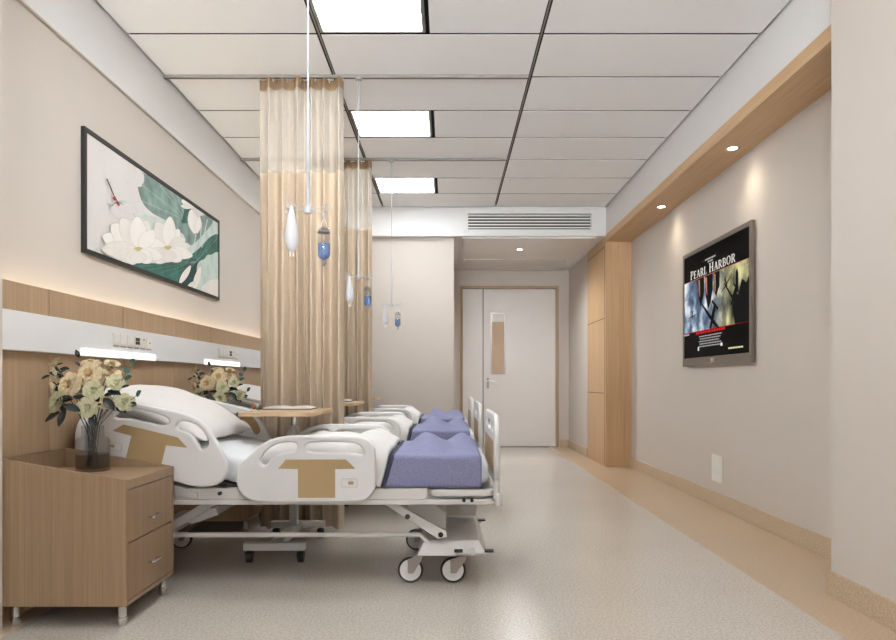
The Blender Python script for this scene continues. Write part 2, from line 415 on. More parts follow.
# air vent over the corridor, slot diffuser, downlights
t = thing('air_vent', (.96, 8.5, 2.88), 'white louvred air vent in the bulkhead above the entrance corridor', 'vent')
m = MB(); m.prism([(.18, 2.765), (1.745, 2.765), (1.745, 3.01), (.18, 3.01)], [[(.237, 2.795), (1.688, 2.795), (1.688, 2.98), (.237, 2.98)]], 8.488, 8.5, M['white_paint']); part('frame', m, t)
for k in range(5):
    z = 2.7975 + .0355 * k
    m = MB(); m.prism([(8.490, z + .009), (8.490, z + .026), (8.50, z + .024), (8.50, z + .011)], [], .238, 1.687, M['plastic'], 'yz'); part('slat', m, t)
m = MB(); m.box(.22, 1.67, 9.98, 10.10, 2.694, 2.700, M['plastic']); m.box(.24, 1.65, 10.01, 10.07, 2.6925, 2.694, M['fork'])
single('ceiling_vent', m, (.95, 10.04, 2.695), 'long narrow slot diffuser in the glossy corridor ceiling', 'vent')
def downlight(x, y, z, label, energy, group):
    t = thing('downlight', (x, y, z), label, 'light', group)
    m = MB(); m.lathe([(.03, -.002), (.046, -.006), (.05, 0), (.05, .001)], (x, y, z), M['chrome'], 20, cap=False); part('trim_ring', m, t)
    m = MB(); m.lathe([(.032, -.004), (.032, -.0005)], (x, y, z), M['down'], 20); part('lens', m, t)
    L = bpy.data.lights.new('lamp', 'SPOT'); L.energy = energy; L.color = (1, .86, .66) if group else (.95, .97, 1); L.spot_size = R(140 if group else 165); L.spot_blend = 1.0; L.shadow_soft_size = .12
    o = bpy.data.objects.new('lamp', L); COL.objects.link(o); o.parent = t; o.location = (0, 0, -.015)
downlight(2.01, 5.1, 2.652, 'round recessed downlight in the oak soffit above the television', 8, 'soffit downlights')
downlight(2.01, 6.8, 2.652, 'round recessed downlight in the oak soffit beyond the television', 8, 'soffit downlights')
downlight(.92, 9.25, 2.700, 'small recessed downlight in the glossy corridor ceiling', 100, None)

# bed-head service band, lamps, sockets
m = MB(); m.box(-1.84, -1.81, 2.9165, 8.6, 1.133, 1.30, M['white_paint'])
single('service_band', m, (-1.825, 5.75, 1.133), 'long white medical service band fixed across the oak panelling', 'panel', bevel=.003)
who = ['first', 'middle', 'last']
def head_lamp(dy, lbl):
    t = thing('bedhead_lamp', (-1.81, 4.0 + dy, 1.13), lbl, 'lamp', 'strip lamps on the service band')
    m = MB(); m.box(-1.811, -1.80, 3.555 + dy, 4.455 + dy, 1.128, 1.134, M['plastic']); part('lamp_mount', m, t)
    m = MB(); m.box(-1.811, -1.802, 3.56 + dy, 4.45 + dy, 1.134, 1.166, M['led']); part('diffuser', m, t)
head_lamp(0, 'glowing white strip lamp on the service band above the front vase of roses')
head_lamp(1.8, 'glowing white strip lamp on the service band above the rear vase of roses')
sock = ['blank white switch plate, first from the pier', 'blank white switch plate, second from the pier', 'blank white switch plate, third from the pier', 'white socket plate with a large dark outlet', 'white gas plate with one tiny upper dot', 'white plate with one small dark dot, end of the row']
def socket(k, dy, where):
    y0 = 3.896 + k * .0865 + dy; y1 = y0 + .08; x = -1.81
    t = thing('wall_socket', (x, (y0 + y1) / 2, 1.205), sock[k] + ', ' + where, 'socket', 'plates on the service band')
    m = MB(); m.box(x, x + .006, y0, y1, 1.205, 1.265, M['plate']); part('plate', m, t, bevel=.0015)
    m = MB()
    if k < 3: m.box(x + .006, x + .009, y0 + .02, y1 - .02, 1.215, 1.255, M['plastic']); n = 'rocker'
    elif k == 3:
        for a in range(2):
            for b in range(2): m.box(x + .006, x + .008, y0 + .014 + .029 * a, y0 + .037 + .029 * a, 1.217 + .021 * b, 1.235 + .021 * b, M['dark'])
        n = 'outlet'
    else: m.lathe([(.005, .0055), (.005, .008)], (x, (y0 + y1) / 2, 1.25 if k == 4 else 1.235), M['dark'], 10, 'x'); n = 'port'
    part(n, m, t)
    m = MB(); m.box(x, x + .003, y0 + .008, y1 - .012, 1.193, 1.199, M['fork']); part('dash_strip', m, t)  # thin grey dash beneath each plate
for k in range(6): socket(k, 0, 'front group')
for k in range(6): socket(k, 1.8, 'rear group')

# switch plate low on the television wall
t = thing('wall_switch', (2.16, 5.785, .2), 'cream double switch plate low on the wall under the television', 'switch')
m = MB(); m.box(2.152, 2.16, 5.68, 5.895, .20, .415, M['plate']); part('plate', m, t, bevel=.002)
for z0, z1, mt in ((.21, .25, 'plate'), (.255, .305, 'paper'), (.31, .355, 'plate'), (.36, .405, 'plate')):
    m = MB(); m.box(2.149, 2.152, 5.71, 5.87, z0, z1, M[mt]); part('rocker', m, t)

# ------------------------------------------------------------------ painting
XP = -1.910
def onleft(px, py, x=XP):
    y = F * -x / (448 - px); return (y, 1 + (382 - py) * y / F)
y0, y1, z0, z1 = 3.785, 6.02, 1.679, 2.343
t = thing('painting', (-1.925, (y0 + y1) / 2, z0), 'wide framed lotus painting with a red dragonfly on the beige wall', 'painting')
m = MB(); m.prism([(y0, z0), (y1, z0), (y1, z1), (y0, z1)], [[(y0 + .025, z0 + .025), (y1 - .025, z0 + .025), (y1 - .025, z1 - .025), (y0 + .025, z1 - .025)]], -1.925, -1.904, M['picture_frame'], 'yz'); part('frame', m, t)
art = MB()
cB = plain('art_paper', rgb(214, 209, 206), .8, var=.02, scale=5)
cT = plain('art_teal', rgb(126, 148, 141), .8, var=.28, scale=9)
cH = plain('art_haze', rgb(196, 206, 200), .8, var=.12, scale=9)
cD = plain('art_deep_green', rgb(52, 100, 88), .8, var=.35, scale=8)
cD2 = plain('art_dark', rgb(28, 62, 56), .8, var=.2, scale=14)
cF = plain('art_pale_green', rgb(192, 206, 196), .8, var=.12, scale=10)
cW = plain('art_petal', rgb(232, 227, 220), .8, var=.03, scale=7)
cW2 = plain('art_petal_shade', rgb(224, 219, 211), .8, var=.04, scale=7)
cL = plain('art_line', rgb(206, 201, 193), .8)
cR = plain('art_red', rgb(160, 40, 48), .7)
cK = plain('art_ink', rgb(40, 34, 36), .7)
cY = plain('art_gold', rgb(200, 184, 120), .8)
art.box(-1.924, XP, y0 + .02, y1 - .02, z0 + .02, z1 - .02, cB)
lay = [0]
yc0, yc1, zc0, zc1 = y0 + .026, y1 - .026, z0 + .026, z1 - .026
def clip(poly):
    for ax, lim, sg in ((0, yc0, 1), (0, yc1, -1), (1, zc0, 1), (1, zc1, -1)):
        out = []
        for k in range(len(poly)):
            a, b = poly[k], poly[(k + 1) % len(poly)]
            ia, ib = (a[ax] - lim) * sg >= 0, (b[ax] - lim) * sg >= 0
            if ia: out.append(a)
            if ia != ib:
                u = (lim - a[ax]) / (b[ax] - a[ax]); out.append((a[0] + (b[0] - a[0]) * u, a[1] + (b[1] - a[1]) * u))
        poly = out
        if len(poly) < 3: return poly
    return poly
def shape(pts, mat, sm=2):
    """a flat area of paint, given in the 640 px close-up of the picture"""
    p = [onleft(60 + x / 3.2, 110 + y / 3.2) for x, y in pts]
    if sm: p = chaikin(p, sm)
    p = clip(p)
    if len(p) < 3: return
    lay[0] += 1; x = XP + .00008 * lay[0]
    i = art.mi(mat); V = [art.bm.verts.new((x, a, b)) for a, b in p]
    for tr in tessellate_polygon([[Vector((a, b, 0)) for a, b in p]]):
        try: f = art.bm.faces.new([V[k] for k in tr]); f.material_index = i
        except ValueError: pass
def petal(cx, cy, ang, L, W, mat=None, edge=True):
    a = R(ang); u = (math.cos(a), -math.sin(a)); v = (-u[1], u[0])
    prof = [(0, 0), (.25, .75), (.55, 1), (.82, .62), (1, 0), (.82, -.62), (.55, -1), (.25, -.75)]
    def P(k): return [(cx + u[0] * L * s * k + v[0] * W * .5 * q * k - (u[0] * L * (k - 1) * .5), cy + u[1] * L * s * k + v[1] * W * .5 * q * k - (u[1] * L * (k - 1) * .5)) for s, q in prof]
    if edge: shape(P(1.05), cL)
    shape(P(1), mat or cW)
def line(a, b, w, mat): 
    dx, dy = b[0] - a[0], b[1] - a[1]; l = math.hypot(dx, dy); nx, ny = -dy / l * w / 2, dx / l * w / 2
    shape([(a[0] + nx, a[1] + ny), (b[0] + nx * .6, b[1] + ny * .6), (b[0] - nx * .6, b[1] - ny * .6), (a[0] - nx, a[1] - ny)], mat, 0)
shape([(250, 330), (300, 340), (380, 365), (470, 330), (512, 360), (512, 470), (420, 470), (330, 470), (260, 420)], cH)
shape([(243, 215), (250, 190), (330, 235), (400, 285), (424, 330), (418, 362), (382, 372), (330, 350), (282, 322), (256, 285)], cT)
shape([(330, 350), (382, 364), (424, 352), (470, 330), (500, 350), (440, 420), (410, 440), (380, 400), (340, 372)], cT)
for a, b in (((250, 230), (395, 345)), ((262, 290), (395, 350)), ((320, 240), (398, 345)), ((372, 268), (402, 348))): line(a, b, 1.0, cF)
shape([(400, 300), (424, 318), (424, 358), (385, 366), (394, 340)], cD)
shape([(185, 492), (240, 488), (330, 492), (400, 478), (450, 440), (478, 405), (512, 392), (512, 470), (470, 470), (444, 500), (430, 560), (410, 580), (330, 548), (240, 520)], cD)
shape([(400, 492), (430, 470), (444, 490), (430, 560), (404, 572), (370, 556), (392, 520)], cD2)
for k in range(7): line((436, 486), (512 - k * 26, 400 + k * 14), 1.1, cT)
for k in range(5): line((436, 486), (250 + k * 30, 500 + k * 12), 1.0, cT)
# pale scalloped fan leaf
shape([(436, 500), (446, 482), (462, 478), (470, 462), (486, 464), (496, 454), (514, 456), (514, 612), (450, 592), (428, 574), (438, 540)], cF)
for k in range(8): line((505, 575), (446 + k * 9, 490 - k * 3), 1.2, cH)
shape([(444, 575), (470, 548), (498, 540), (514, 545), (514, 612), (470, 598)], cW2)
# white bud, top petals
for a in ((432, 400, 100, 85, 34), (436, 398, 82, 60, 22)): petal(*a)
petal(428, 312, 150, 48, 22); petal(424, 312, 172, 40, 16, cW2)
for a, b in (((434, 398), (426, 440)), ((452, 360), (446, 430)), ((470, 350), (452, 440))): line(a, b, 4, cH)
shape([(370, 402), (384, 390), (398, 402), (400, 440), (380, 446), (372, 430)], cF); shape([(374, 400), (384, 394), (394, 402), (384, 408)], cL)
petal(378, 560, 58, 75, 20); petal(424, 585, 74, 90, 20); petal(400, 575, 40, 45, 14, cW2)
# faint back blossoms
for a in ((262, 245, 150, 75, 30), (262, 240, 110, 60, 30), (255, 290, 165, 80, 36), (245, 330, 150, 90, 40), (120, 350, 120, 50, 26), (130, 370, 150, 45, 26), (215, 300, 95, 70, 28), (190, 350, 120, 60, 30)): petal(*a, mat=cB)
for a, b in (((145, 388), (176, 430)), ((232, 330), (252, 372)), ((296, 345), (312, 388))): line(a, b, 5, cL)
# big open lotus
for cx, cy, lst in ((342, 444, ((138, 88, 44), (60, 74, 40), (112, 96, 50), (86, 106, 44), (30, 66, 40), (166, 84, 48), (8, 74, 36))),
                    (246, 448, ((104, 104, 58), (158, 128, 62), (74, 102, 56), (136, 124, 66), (118, 120, 58), (92, 112, 56), (178, 122, 56), (50, 84, 50)))):
    for k, (an, L, W) in enumerate(lst): petal(cx, cy, an, L, W, cW if k % 2 else cW2)
    shape([(cx - 16, cy + 2), (cx - 12, cy - 8), (cx, cy - 11), (cx + 12, cy - 8), (cx + 16, cy + 2), (cx, cy + 6)], cY)
    for k, (an, L, W) in enumerate(((200, 92, 44), (345, 84, 40), (228, 60, 48), (318, 58, 46), (272, 42, 56))): petal(cx, cy + 2, an, L, W, cW if k % 2 else cW2)
for a in ((120, 465, 200, 40, 18), (118, 440, 230, 50, 20)): petal(*a, mat=cF, edge=False)
# dragonfly
line((144, 220), (172, 285), 4, cK); line((166, 278), (184, 306), 10, cR)
for a, b in (((176, 292), (158, 308)), ((176, 292), (162, 294)), ((178, 294), (200, 296)), ((178, 296), (198, 302))): line(a, b, 2, cK)
petal(178, 290, 200, 40, 8, cH, False); petal(178, 290, -8, 40, 8, cH, False)
part('canvas', art, t, smooth=0)

# ------------------------------------------------------------------ television
XT = 2.128
tz0, tz1, ty0, ty1 = 1.140, 2.138, 5.056, 6.53
def tvy(y): return ty0 + (y - 4.945) * (ty1 - ty0) / 1.51
def tvz(z): return tz0 + (z - 1.13) * (tz1 - tz0) / .996
t = thing('television', (2.16, 5.7, tz0), 'large flat television showing a dark war film poster on the beige wall', 'television')
m = MB(); m.box(2.135, 2.15, ty0 + .02, ty1 - .02, tz0 + .02, tz1 - .02, M['dark']); part('back_shell', m, t)
m = MB(); m.box(2.149, 2.1585, 5.5, 6.1, 1.4, 1.9, M['dark']); part('wall_mount', m, t)
m = MB(); m.prism([(ty0, tz0), (ty1, tz0), (ty1, tz1), (ty0, tz1)], [[(ty0 + .035, tz0 + .068), (ty1 - .035, tz0 + .068), (ty1 - .035, tz1 - .035), (ty0 + .035, tz1 - .035)]], XT - .006, 2.15, M['tv_frame'], 'yz'); bez = part('bezel', m, t, bevel=.003)
def scr(name, c, s=.55):
    mm, nt, b = base_mat(name); b.inputs['Base Color'].default_value = (0, 0, 0, 1); b.inputs['Roughness'].default_value = .4; b.inputs['Specular IOR Level'].default_value = .02
    b.inputs['Emission Color'].default_value = c; b.inputs['Emission Strength'].default_value = s; return mm
sK = scr('screen_black', (.001, .001, .001, 1)); sW = scr('screen_white', rgb(226, 222, 214)); sR = scr('screen_red', rgb(190, 30, 34)); sD = scr('screen_dark', rgb(12, 13, 15)); sG = scr('screen_grey', rgb(150, 150, 148), .7); sA = scr('screen_amber', rgb(176, 104, 70), .7); sY = scr('screen_pale', rgb(206, 204, 160)); sB = scr('screen_teal', rgb(110, 160, 176), .7)
mm, nt, b = base_mat('screen_storm')
b.inputs['Base Color'].default_value = (0, 0, 0, 1); b.inputs['Roughness'].default_value = .4; b.inputs['Specular IOR Level'].default_value = .1; b.inputs['Emission Strength'].default_value = .55
tc = nt.nodes.new('ShaderNodeTexCoord'); sx = nt.nodes.new('ShaderNodeSeparateXYZ'); nt.links.new(tc.outputs['Object'], sx.inputs[0])
n = noise_node(nt, 6.0, 8.0); n.inputs['Distortion'].default_value = .35
r1 = ramp_node(nt, n.outputs['Fac'], [(.34, rgb(22, 34, 60)), (.5, rgb(92, 112, 138)), (.68, rgb(222, 226, 228))])
r2 = ramp_node(nt, n.outputs['Fac'], [(.34, rgb(26, 30, 28)), (.52, rgb(120, 118, 88)), (.7, rgb(206, 198, 142))])
mr = nt.nodes.new('ShaderNodeMapRange'); mr.inputs['From Min'].default_value = .25; mr.inputs['From Max'].default_value = -.2
nt.links.new(sx.outputs['Y'], mr.inputs['Value'])
mx = nt.nodes.new('ShaderNodeMixRGB'); nt.links.new(mr.outputs[0], mx.inputs[0]); nt.links.new(r1.outputs[0], mx.inputs[1]); nt.links.new(r2.outputs[0], mx.inputs[2])
nt.links.new(mx.outputs[0], b.inputs['Emission Color'])
sS = mm
m = MB(); slay = [0]
def spoly(pts, mat):
    slay[0] += 1; x = XT - .00006 * slay[0]
    m.face([(x, tvy(a), tvz(b)) for a, b in pts], mat)
def srect(ya, yb, za, zb, mat): spoly([(ya, za), (yb, za), (yb, zb), (ya, zb)], mat)
m.box(XT, XT + .01, ty0 + .033, ty1 - .033, tz0 + .066, tz1 - .033, sK)
L_, R_ = 6.455 - .036, 4.945 + .036
srect(R_, L_, 1.42, 1.868, sS); srect(R_, L_, 1.864, 1.868, sA); srect(R_, L_, 1.418, 1.423, sR)
# generic storm: smoke columns, far and near aircraft shapes
for ya, w, zb in ((5.98, .07, 1.62), (5.80, .09, 1.58), (5.62, .06, 1.66)):
    spoly([(ya + w, 1.864), (ya + w * .8, 1.70), (ya + w * .2, zb), (ya - w * .5, zb + .06), (ya - w, 1.74), (ya - w, 1.864)], sD)
    spoly([(ya + w * .95, 1.85), (ya + w * .6, 1.72), (ya + w * .4, 1.70), (ya + w * .5, 1.85)], sA)
spoly([(5.25, 1.42), (5.3, 1.55), (5.23, 1.66), (5.19, 1.63), (5.12, 1.74), (5.04, 1.70), (R_, 1.76), (R_, 1.42)], sD)
spoly([(5.24, 1.66), (5.235, 1.80), (5.21, 1.83), (5.185, 1.79), (5.18, 1.64)], sD)
def aircraft(y, z, s, a):
    c, q = math.cos(R(a)), math.sin(R(a))
    for pts in ([(-1, .03), (1, .03), (1.02, -.02), (.2, -.09), (-.2, -.09), (-1.02, -.02)], [(-.07, .45), (.07, .45), (.1, .1), (.07, -.3), (-.07, -.3), (-.1, .1)], [(-.28, .44), (.28, .44), (.26, .36), (-.26, .36)]):
        spoly([(y - s * (u * c - v * q), z + s * (u * q + v * c)) for u, v in pts], sD)
aircraft(6.20, 1.56, .1, 5); aircraft(5.72, 1.50, .30, -30); aircraft(5.28, 1.62, .22, -35); aircraft(5.42, 1.74, .12, 28)
# title lettering
def arc(cx, cy, rx, ry, a0, a1, t1, t2, n=10):
    out = []
    for k in range(n):
        A, B = R(a0 + (a1 - a0) * k / n), R(a0 + (a1 - a0) * (k + 1) / n)
        def th(a): return t2 + (t1 - t2) * abs(math.cos(a))
        p = lambda a, d: (cx + (rx - d) * math.cos(a), cy + (ry - d) * math.sin(a))
        out.append([p(A, 0), p(B, 0), p(B, th(B)), p(A, th(A))])
    return out
def bx(a, b, c, d): return [(a, c), (b, c), (b, d), (a, d)]
ST = [bx(.08, .24, 0, 1), bx(0, .32, 0, .06), bx(0, .32, .94, 1)]
BOWL = [bx(.2, .42, .94, 1), bx(.2, .42, .46, .52)] + arc(.4, .73, .27, .27, -90, 90, .14, .06)
G = {'P': (.7, ST + BOWL), 'E': (.66, ST + [bx(.2, .58, .94, 1), bx(.2, .5, .48, .54), bx(.2, .6, 0, .06), bx(.54, .59, .8, 1), bx(.56, .61, 0, .2), bx(.46, .5, .4, .62)]),
     'A': (.84, [[(.36, 1), (.46, 1), (.16, 0), (.08, 0)], [(.36, 1), (.5, 1), (.8, 0), (.62, 0)], bx(.2, .62, .32, .38), bx(0, .26, 0, .05), bx(.54, .86, 0, .05)]),
     'R': (.8, ST + BOWL + [[(.34, .5), (.48, .5), (.8, 0), (.62, 0)], bx(.6, .84, 0, .05)]), 'L': (.62, ST + [bx(.2, .58, 0, .06), bx(.54, .59, 0, .26)]),
     'H': (.9, ST + [bx(.62, .78, 0, 1), bx(.54, .86, 0, .06), bx(.54, .86, .94, 1), bx(.2, .66, .48, .54)]),
     'B': (.76, ST + BOWL + [bx(.2, .44, 0, .06)] + arc(.42, .26, .3, .26, -90, 90, .14, .06)), 'O': (.9, arc(.44, .5, .42, .52, 0, 360, .16, .06, 20)), ' ': (.42, [])}
word = 'PEARL HARBOR'; tot = sum(G[c][0] * (1.15 if i in (0, 6) else 1) + .1 for i, c in enumerate(word)); u = 0; sc_w = 1.04 / tot
for i, c in enumerate(word):
    big = 1.15 if i in (0, 6) else 1.0
    for pl in G[c][1]: spoly([(6.25 - (u + px * big) * sc_w, 1.878 + pz * .064 * big) for px, pz in pl], sW)
    u += G[c][0] * big + .1
def dashes(ya, yb, z, h, mat, seed, gap=.012):
    rr = random.Random(seed); y = ya
    while y > yb:
        w = rr.uniform(.018, .05); srect(max(y - w, yb), y, z, z + h, mat); y -= w + gap
dashes(5.86, 5.62, 1.985, .012, sG, 1, .005); dashes(5.80, 5.68, 1.962, .012, sG, 2, .005)
dashes(6.08, 5.42, 1.392, .020, sR, 3)
for k in range(5): dashes(6.0 - .02 * (k % 2), 5.48 + .03 * (k % 3), 1.366 - k * .021, .008, sG, 5 + k, .006)
srect(5.99, 6.02, 1.252, 1.284, sW); srect(5.46, 5.50, 1.27, 1.294, sW)
dashes(5.34, 5.06, 1.238, .012, sY, 12, .004)
spoly([(6.38, 1.424), (6.28, 1.424), (6.33, 1.475)], sB); dashes(6.41, 6.24, 1.396, .014, sG, 14, .006)
part('screen', m, t, smooth=0)
cu = bpy.data.curves.new('logo', 'FONT'); cu.body = 'JVC'; cu.size = .05; cu.extrude = .0006; cu.align_x = 'CENTER'
tmp = bpy.data.objects.new('logo_curve', cu); COL.objects.link(tmp)
me = bpy.data.meshes.new_from_object(tmp); bpy.data.objects.remove(tmp); me.materials.append(M['plastic'])
o = bpy.data.objects.new('logo', me); COL.objects.link(o); o.parent = bez
o.matrix_basis = Matrix.Translation((XT - .0075 - 2.16, 0.09, 1.160 - tz0)) @ Matrix(((0, 0, -1, 0), (-1, 0, 0, 0), (0, 1, 0, 0), (0, 0, 0, 1)))

# ------------------------------------------------------------------ nightstands
def nightstand():
    XR, XL, ya, yb, zb, zf, zk = -1.303, -1.825, 2.925, 3.43, .0885, .601, .690
    t = thing('nightstand', (-1.56, 3.16, 0), 'oak nightstand with sloping sides and two drawers, front vase on top', 'nightstand', 'oak nightstands between the beds')
    for a, b in ((ya, ya + .018), (yb - .018, yb)):
        m = MB(); m.prism([(XL, zb), (XR, zb), (XR, zf), (XL, zk)], [], a, b, M['oak_cab']); part('side_panel', m, t, bevel=.0015)
    m = MB(); m.box(XL, XL + .016, ya + .018, yb - .018, zb, zk - .003, M['oak_cab']); part('back_panel', m, t, bevel=.001)
    m = MB(); m.box(XL + .016, XR - .001, ya + .018, yb - .018, .561, .599, M['oak_cab']); part('top', m, t, bevel=.001)
    m = MB(); m.box(XL + .016, XR - .001, ya + .018, yb - .018, zb, zb + .018, M['oak_cab']); part('bottom_board', m, t, bevel=.001)
    for z0, z1, zh in ((.345, .557, .413), (.110, .339, .217)):
        m = MB(); m.box(XR - .02, XR - .001, ya + .021, yb - .021, z0, z1, M['oak_cab']); m.box(XL + .05, XR - .02, ya + .03, yb - .03, z0 + .01, z1 - .03, M['oak_cab'])
        d = part('drawer', m, t, bevel=.001)
        m = MB(); m.tube([(XR, 3.14, zh), (XR + .02, 3.14, zh), (XR + .024, 3.145, zh), (XR + .024, 3.215, zh), (XR + .02, 3.22, zh), (XR, 3.22, zh)], .0055, M['chrome'], 8); part('handle', m, d)
    for x in (XL + .05, XR - .035):
        for y in (ya + .04, yb - .04):
            m = MB(); m.lathe([(.017, .0), (.019, .004), (.019, .035), (.017, .037), (.017, zb)], (x, y, 0), M['chrome'], 16); part('leg', m, t)
    return t
ns = nightstand()
dup(ns, shift(ns, 1.8), 'oak nightstand standing between the front and middle beds, mostly hidden')

# ------------------------------------------------------------------ roses in glass vases
def bloom(name, mat, heart, seed, open_=1.0):
    rr = random.Random(seed); m = MB()
    m.lathe([(.03, -.40), (.22, -.34), (.34, -.15), (.30, .0), (.10, .08)], (0, 0, 0), heart, 10)
    for ring, (n, tilt, ln, al, mt) in enumerate(((3, 5, .66, 1.25, heart), (4, 15, .68, 1.0, heart), (5, 27, .72, .86, mat), (6, 40, .76, .80, mat), (7, 53, .82, .74, mat), (8, 66, .86, .66, mat))):
        for k in range(n):
            a = 2 * PI * (k + .5 * (ring % 2)) / n + rr.uniform(-.15, .15); tl = R((tilt + rr.uniform(-5, 5)) * open_); l = ln * rr.uniform(.9, 1.08); wv = rr.uniform(0, 6)
            def fn(u, v, a=a, tl=tl, l=l, al=al, wv=wv, ring=ring):
                w = (u - .5) * 2; p = math.sin(PI * (.14 + .56 * v)); tip = (1 - .30 * abs(w) ** 3.5 * v)
                q = l * v * tip; lip = v ** 4
                r = .07 + .02 * ring + q * math.sin(tl) + .13 * lip - .07 * w * w * v
                z = q * math.cos(tl) - .13 * lip * (1 if ring > 1 else .3) - .34 + .03 * math.sin(wv + 3 * w) * v + .05 * w * w * v
                b = a + al * w * p
                return (r * math.cos(b), r * math.sin(b), z)
            m.grid(fn, 5, 5, mt)
    return m.mesh(name, smooth=60, fix=False)
B_cream = bloom('bloom', M['rose'], M['rose_heart'], 3); B_cream2 = bloom('bloom', M['rose'], M['rose_heart'], 5, .8)
B_green = bloom('bloom', M['rose_green'], M['rose_green_heart'], 8, .8); B_bud = bloom('bloom', M['rose_green'], M['rose_green_heart'], 11, .75); B_cbud = bloom('bloom', M['rose'], M['rose_heart'], 12, .75)
def leaf_mesh(name, mat, rnd):
    m = MB()
    def fn(u, v):
        w = (u - .5) * 2; wd = (math.sin(PI * min(1, v * .98 + .01)) ** (.55 if rnd else .8)) * (.46 if rnd else .27)
        return (w * wd, v, .12 * w * w - .18 * v * v)
    m.grid(fn, 4, 7, mat); return m.mesh(name, smooth=60, fix=False)
LF, LE = leaf_mesh('leaf', M['leaf'], False), leaf_mesh('leaf', M['euca'], True)
VX, VY, VZ = -1.605, 3.262, .6005
def px3(x, y, D): return Vector(((x - 448) * D / F, D, 1 + (382 - y) * D / F))
def aim(d, up=Vector((0, 0, 1))):
    return d.to_track_quat('Z', 'Y')
vt = thing('vase', (VX, VY, VZ), 'clear smoky glass vase half full of water on the front nightstand', 'vase', 'glass vases of roses')
m = MB(); pr = [(.070, .0), (.072, .006), (.072, .135), (.066, .146), (.05, .152), (.047, .158), (.047, .204), (.045, .204), (.045, .16), (.064, .143), (.069, .133), (.069, .012), (.0, .010)]
m.lathe([(.001, 0)] + pr[:7] + [(.0465, .204)], (VX, VY, VZ), M['glass'], 32, cap=False); part('body', m, vt)
m = MB(); m.lathe([(.001, .013), (.067, .013), (.067, .075), (.001, .075)], (VX, VY, VZ), M['water'], 32); part('water', m, vt)
flowers = [vt]
mouth = Vector((VX, VY, VZ + .2))
def flower_head(o_mesh, c, r, d, parent, squash=1):
    o = bpy.data.objects.new('bloom', o_mesh); COL.objects.link(o); o.parent = parent
    o.location = c - parent.location; o.rotation_mode = 'QUATERNION'; o.rotation_quaternion = aim(d); o.scale = (r, r, r * squash)
def leaf(mesh, base, d, L, parent, nrm=None):
    o = bpy.data.objects.new('leaf', mesh); COL.objects.link(o); o.parent = parent
    y = d.normalized(); n = (nrm or Vector((0, -.7, .7))); x = y.cross(n).normalized(); z = x.cross(y)
    o.matrix_basis = Matrix.Translation(base - parent.location) @ Matrix((x, y, z)).transposed().to_4x4() @ Matrix.Scale(L, 4)
roses = [
 ('small cream rose at the top on the pier side of the front bouquet', B_cbud, 53, 363, 6.5, 3.24, (-.55, -.3, .75), [(60, 370, 5, 1, .2)]),
 ('tiny cream rosebud just under the topmost outer rose of the front bouquet', B_bud, 56, 374, 5.5, 3.22, (-.6, -.2, -.2), [(60, 376, 5, -1, .4), (50, 376, 4, -1, -.3)]),
 ('half open cream rose drooping at the outer edge of the front bouquet', B_cbud, 51.5, 386.5, 6.5, 3.2, (-.75, -.4, -.15), [(58, 389, 4, .2, -.4)]),
 ('large fully open cream rose in the middle of the front bouquet', B_cream, 68.6, 384.6, 10.5, 3.15, (-.25, -.95, .25), [(72, 398, 7, -1, -.1)]),
 ('cream rose tucked between the two largest blooms of the front bouquet', B_cream2, 81, 388, 8, 3.2, (0, -.8, .5), []),
 ('large open cream rose highest in the centre of the front bouquet', B_cream, 88.8, 373.4, 10, 3.18, (0, -.92, .35), [(80, 366, 3, -.5, .5)]),
 ('flat wide cream rose at the very top of the front bouquet, seen edge on', B_cream, 90.5, 362.5, 8.5, 3.28, (.05, -.25, .95), [(79, 357.5, 4, -.2, .8)]),
 ('small cream rose at the top on the bed side of the front bouquet', B_cbud, 112, 363.5, 6, 3.32, (.3, -.3, .85), []),
 ('open cream rose beneath the top one on the bed side of the front bouquet', B_cream, 111, 372.4, 8, 3.3, (.3, -.5, .75), []),
 ('pale green rose on the bed side of the front bouquet, half open', B_green, 116.5, 382.8, 8, 3.26, (.4, -.75, .5), [(108, 392, 7, .9, -.1), (122, 388, 4, .8, .3)]),
 ('pale green rose in the centre of the front bouquet', B_green, 94, 390.8, 9, 3.14, (.1, -.9, .4), [(104, 399, 8, .6, -.5)]),
 ('lowest pale green rose facing out over the front vase', B_green, 87.9, 407.5, 9.5, 3.11, (-.02, -.97, .2), [(80, 412, 8, -.7, .4), (90, 418, 6, .4, -.5)]),
 ('large pale green rose low on the pier side of the front bouquet', B_green, 56.4, 402, 10, 3.15, (-.5, -.8, .3), [(61, 413, 8, -1, -.5), (67, 411, 8, -.4, -.8), (74, 398, 6, .9, .1)]),
 ('pale green rosebud low on the bed side of the front bouquet', B_bud, 124.4, 402, 7.5, 3.25, (.6, -.6, .45), [(116, 408, 6, .9, -.3), (131, 403, 3, 1, -.05)]),
 ('cream rose half hidden behind dark leaves low in the front bouquet', B_cbud, 106, 402.5, 6.5, 3.25, (.3, -.75, .5), [(105, 396, 6, .7, .2)]),
]
